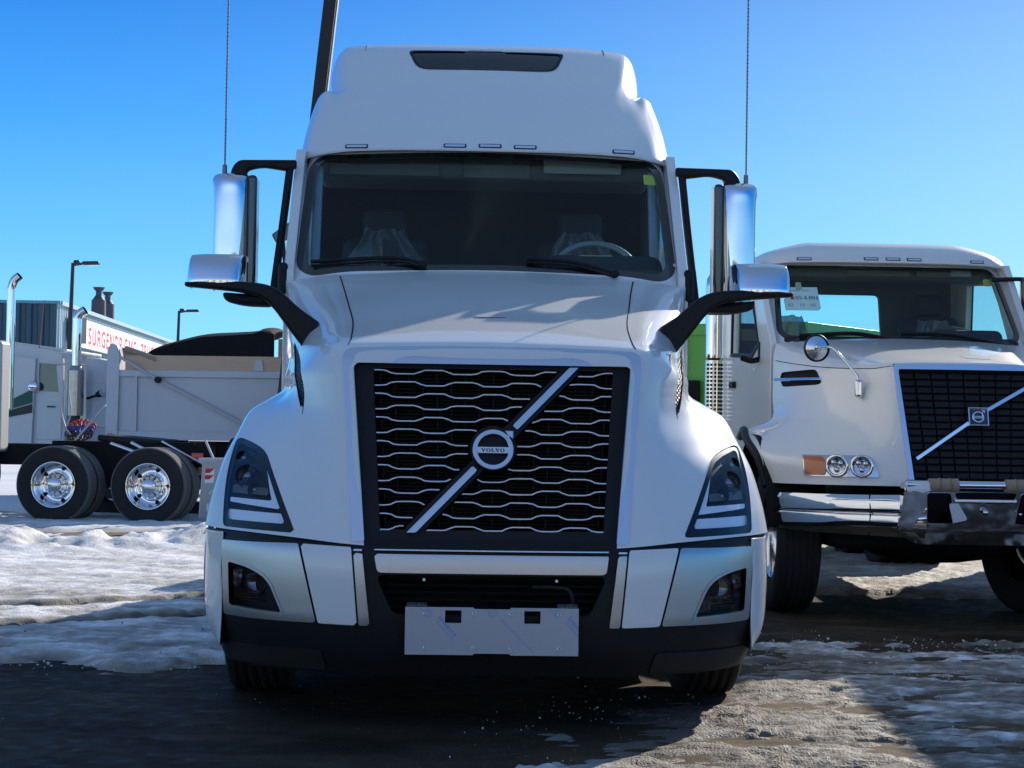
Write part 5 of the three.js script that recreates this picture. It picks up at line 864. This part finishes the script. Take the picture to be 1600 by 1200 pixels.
{ // dealership building
  const b = thing('warehouse_building', 'blue corrugated metal building with a long white sign along its side wall', 'building', [-15.5, 0, -60], 0);
  const corr = (len, h, pitch, dep) => { const pts = []; const n = Math.round(len / pitch); for (let i = 0; i < n; i++) { const x = i * pitch; pts.push([x, 0], [x + pitch * .38, 0], [x + pitch * .5, dep], [x + pitch * .88, dep]); } pts.push([len, 0], [len, -.05], [0, -.05]); return ext(pts, h, { bevel: 0 }).rotateX(90 * D2R); };
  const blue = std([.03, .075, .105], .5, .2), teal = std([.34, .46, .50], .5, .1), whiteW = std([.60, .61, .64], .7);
  // front (towards the viewer): runs left from the corner; profile faces +z
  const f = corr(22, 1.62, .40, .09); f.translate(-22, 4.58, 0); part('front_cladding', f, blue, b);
  part('front_coping', cbox(22.3, .10, .3, [-11, 5.42, 0]), std([.10, .28, .38], .5), b); part('front_base', cbox(22, 3.85, .3, [-11, 1.9, -.1]), whiteW, b);
  // side wall runs away from the viewer, turned a little
  const side = new THREE.Group(); side.name = 'side_wall'; side.rotation.y = 2.7 * D2R; b.add(side);
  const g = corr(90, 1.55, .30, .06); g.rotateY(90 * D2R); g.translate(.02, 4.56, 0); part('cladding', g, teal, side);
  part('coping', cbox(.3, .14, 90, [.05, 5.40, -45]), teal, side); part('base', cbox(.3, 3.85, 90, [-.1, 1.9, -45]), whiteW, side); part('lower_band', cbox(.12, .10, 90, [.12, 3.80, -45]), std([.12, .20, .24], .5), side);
  const sgT = canvasTex(2048, 128, (c, w, h) => { c.fillStyle = '#f3f1ee'; c.fillRect(0, 0, w, h); c.fillStyle = '#c4141c'; c.textBaseline = 'middle'; c.save(); c.translate(66, h / 2 + 6); c.scale(.64, 1.02); c.font = 'bold 108px sans-serif'; c.fillText('SURGENOR GMC', 0, 0); c.restore(); c.fillRect(636, 10, 7, 108); c.save(); c.translate(664, h / 2 + 6); c.scale(.66, 1.0); c.font = 'bold 108px sans-serif'; c.fillText('TRUCK CENTRE', 0, 0); c.restore(); });
  const sign = new THREE.Group(); sign.name = 'sign'; sign.position.set(.28, 4.55, -25); b.add(sign); sign.rotation.y = 2.7 * D2R; sign.position.set(.28 - .047 * 20.6, 4.53, -22.4);
  part('board', cbox(.10, 1.02, 40, [-.06, 0, 0]), whiteW, sign); part('lettering', xf(new THREE.PlaneGeometry(40, 1.0), { r: [0, 90, 0], p: [.0, 0, 0] }), new THREE.MeshStandardMaterial({ map: sgT, roughness: .5 }), sign);
  for (let k = 1; k < 6; k++) part('board_joint', cbox(.01, 1.0, .05, [.004, 0, 20 - k * 6.8]), std([.35, .35, .36], .6), sign);
  part('wall_box', cbox(.3, .9, 1.4, [.25, 4.6, -1.9]), M.black, b);
  part('roof', cbox(21, .1, 89, [-11.5, 5.30, -45]), std([.3, .3, .31], .8), b); part('body', cbox(18, 3.5, 80, [-12, 1.8, -46]), whiteW, b);
  for (const [x, z, h] of [[-2.1, -15, 7.05], [-2.75, -19.5, 7.2]]) { const c = new THREE.Group(); c.name = 'chimney'; c.position.set(x, 0, z); b.add(c); part('flue', cyl(.30, .32, 1.6, [0, h - 1.25, 0]), std([.10, .105, .12], .6, .3), c); part('cap', [cyl(.15, .28, .2, [0, h - .36, 0]), cyl(.13, .13, .3, [0, h - .16, 0]), cyl(.26, .17, .14, [0, h + .02, 0])], std([.10, .105, .12], .6, .3), c); }
}
for (const [x, z, h, label] of [[-11.35, -45, 5.38, 'tall dark lamp post with one arm standing before the blue building'], [-11.45, -60, 5.2, 'slim dark lamp post above the heaped black tarp']]) {
  const l = thing('lamp_post', label, 'lamp post', [x, 0, z], 0); l.rotation.z = -1.2 * D2R; const m = std([.03, .032, .036], .5, .3);
  part('pole', cyl(.045, .085, h, [0, h / 2, 0], [0, 0, 0], 12), m, l); part('bracket', rod([0, h - .06, 0], [.30, h, 0], .03), m, l); part('lamp_head', [box(.42, .09, .22, [.46, h + .01, 0], [0, 0, 3], .03), box(.16, .13, .16, [.10, h + .01, 0], [0, 0, 0], .04)], m, l); part('lamp_glass', box(.3, .02, .16, [.48, h - .04, 0], [0, 0, 3]), M.lens, l);
}
// ---------------------------------------------------------------- behind the row
{
  const t = thing('parked_tractor', 'dark tractor mostly hidden behind the white sleeper tractor with one mirror showing', 'truck', [-2.15, 0, -25.5], 2);
  part('body', [box(2.0, 1.9, 4.2, [0, 1.95, -2.4], [0, 0, 0], .1), box(1.6, .9, 1.6, [0, 1.35, .4], [0, 0, 0], .15), box(1.9, .6, 1.4, [0, .85, .3], [0, 0, 0], .15)], phys([.03, .022, .02], .4, 0, { clearcoat: 1 }), t);
  part('windshield', box(1.7, .6, .02, [0, 2.35, -.28], [-6, 0, 0]), M.gloss, t);
  part('frame', cbox(.9, .25, 7, [0, .75, -3]), M.blackMatte, t);
  for (const s of [-1, 1]) { const w = part('wheel', M.tyreGeom, M.rubber, t); w.position.set(s * .95, .515, .1); const w2 = part('wheel', M.tyreGeom, M.rubber, t); w2.position.set(s * .9, .515, -5); }
  const m = new THREE.Group(); m.name = 'side_mirror'; t.add(m); part('mirror_shell', [ext(roundPoly([[-1.36, 4.02], [-1.12, 4.20], [-1.0, 4.22], [-1.05, 3.98], [-1.28, 3.88]], .03), .14, { bevel: .02, p: [0, 0, -.1] })], M.gloss, m); part('mirror_arm', [rod([-1.15, 3.5, -.1], [-1.2, 4.0, -.1], .03), rod([-1.15, 3.5, -.1], [-.95, 2.7, -.2], .03)], M.black, m);
}
{
  const p = thing('steel_mast', 'dark leaning steel mast rising into the sky behind the cab roof', 'mast', [-2.44, 0, -22], 0);
  part('post', beam([-.55, 0, 0], [.30, 8.6, 0], .155, .17), std([.02, .02, .024], .55, .3), p); part('edge_strip', beam([-.55 + .088, 0, -.03], [.30 + .088, 8.6, -.03], .012, .1), ironW, p); part('base', box(.5, .06, .5, [-.55, .03, 0]), M.black, p);
}
{ // green container
  const green = std([.14, .44, .045], .5, 0, { roughnessMap: dustR }), greenD = std([.03, .12, .02], .55);
  const c = thing('steel_container', 'bright green steel waste container behind the white day cab truck', 'container', [3.0, 0, -18.3], 0);
  const wall = (a, b, h, nm) => { const g = new THREE.Group(); g.name = nm; c.add(g); const dx = b[0] - a[0], dz = b[1] - a[1], L = Math.hypot(dx, dz); g.position.set(a[0], 0, a[1]); g.rotation.y = -Math.atan2(dz, dx); part('sheet', cbox(L, h - .2, .05, [L / 2, .2 + (h - .2) / 2, 0]), green, g); part('rail', [box(L, .12, .12, [L / 2, h - .04, .0]), box(L, .12, .12, [L / 2, .24, 0])], green, g); for (let x = .06; x <= L; x += .6) part('rib', box(.08, h - .3, .12, [Math.min(x, L - .06), h / 2 + .05, .04]), green, g); return g; };
  wall([0, 0], [3.4, -4.6], 2.38, 'long_wall'); const e = wall([-1.22, -.75], [0, 0], 2.38, 'end_wall'); wall([-1.22, -.75], [2.2, -5.35], 2.38, 'far_wall');
  part('recess', [cbox(.26, .55, .02, [.17, 1.52, .08])], M.blackMatte, e); part('hinge', [cyl(.04, .04, .16, [.06, 2.0, .1])], M.black, e);
}
{ // box truck just beyond the right edge of the view, next in the row
  const t = thing('box_truck', 'white box truck parked next in the row beyond the day cab truck', 'truck', [6.4, 0, -11.6], -2.5);
  part('box_body', box(2.4, 2.7, 5.5, [0, 2.2, -3.4], [0, 0, 0], .04), M.white2, t); part('cab', [box(2.0, 1.2, 1.6, [0, 1.35, -.2], [0, 0, 0], .2), box(1.9, .7, 1.1, [0, 2.1, -.5], [0, 0, 0], .2)], M.white2, t); part('windshield', box(1.6, .5, .04, [0, 2.1, .06], [-12, 0, 0]), M.gloss, t); part('frame', cbox(1, .3, 6, [0, .7, -3]), M.blackMatte, t);
  for (const s of [-1, 1]) for (const z of [0, -4.5]) { const w = part('wheel', M.tyreGeom, M.rubber, t); w.position.set(s * .98, .515, z); }
}
{ // workshop across the yard, seen only in chrome and glass
  const t = thing('yard_workshop', 'low tan workshop across the yard behind the viewpoint', 'building', [2, 0, 34], 180);
  part('wall', cbox(46, 5.2, 10, [0, 2.6, -5]), std([.30, .265, .22], .8), t); part('roof_edge', cbox(46.6, .35, 10.6, [0, 5.3, -5]), std([.2, .2, .21], .7), t);
  for (let k = 0; k < 6; k++) part('overhead_door', cbox(4.2, 3.8, .1, [-18 + k * 7.2, 1.95, .04]), std([.62, .62, .60], .6), t);
}

renderer.setSize(1024, 768);
renderer.render(scene, camera);
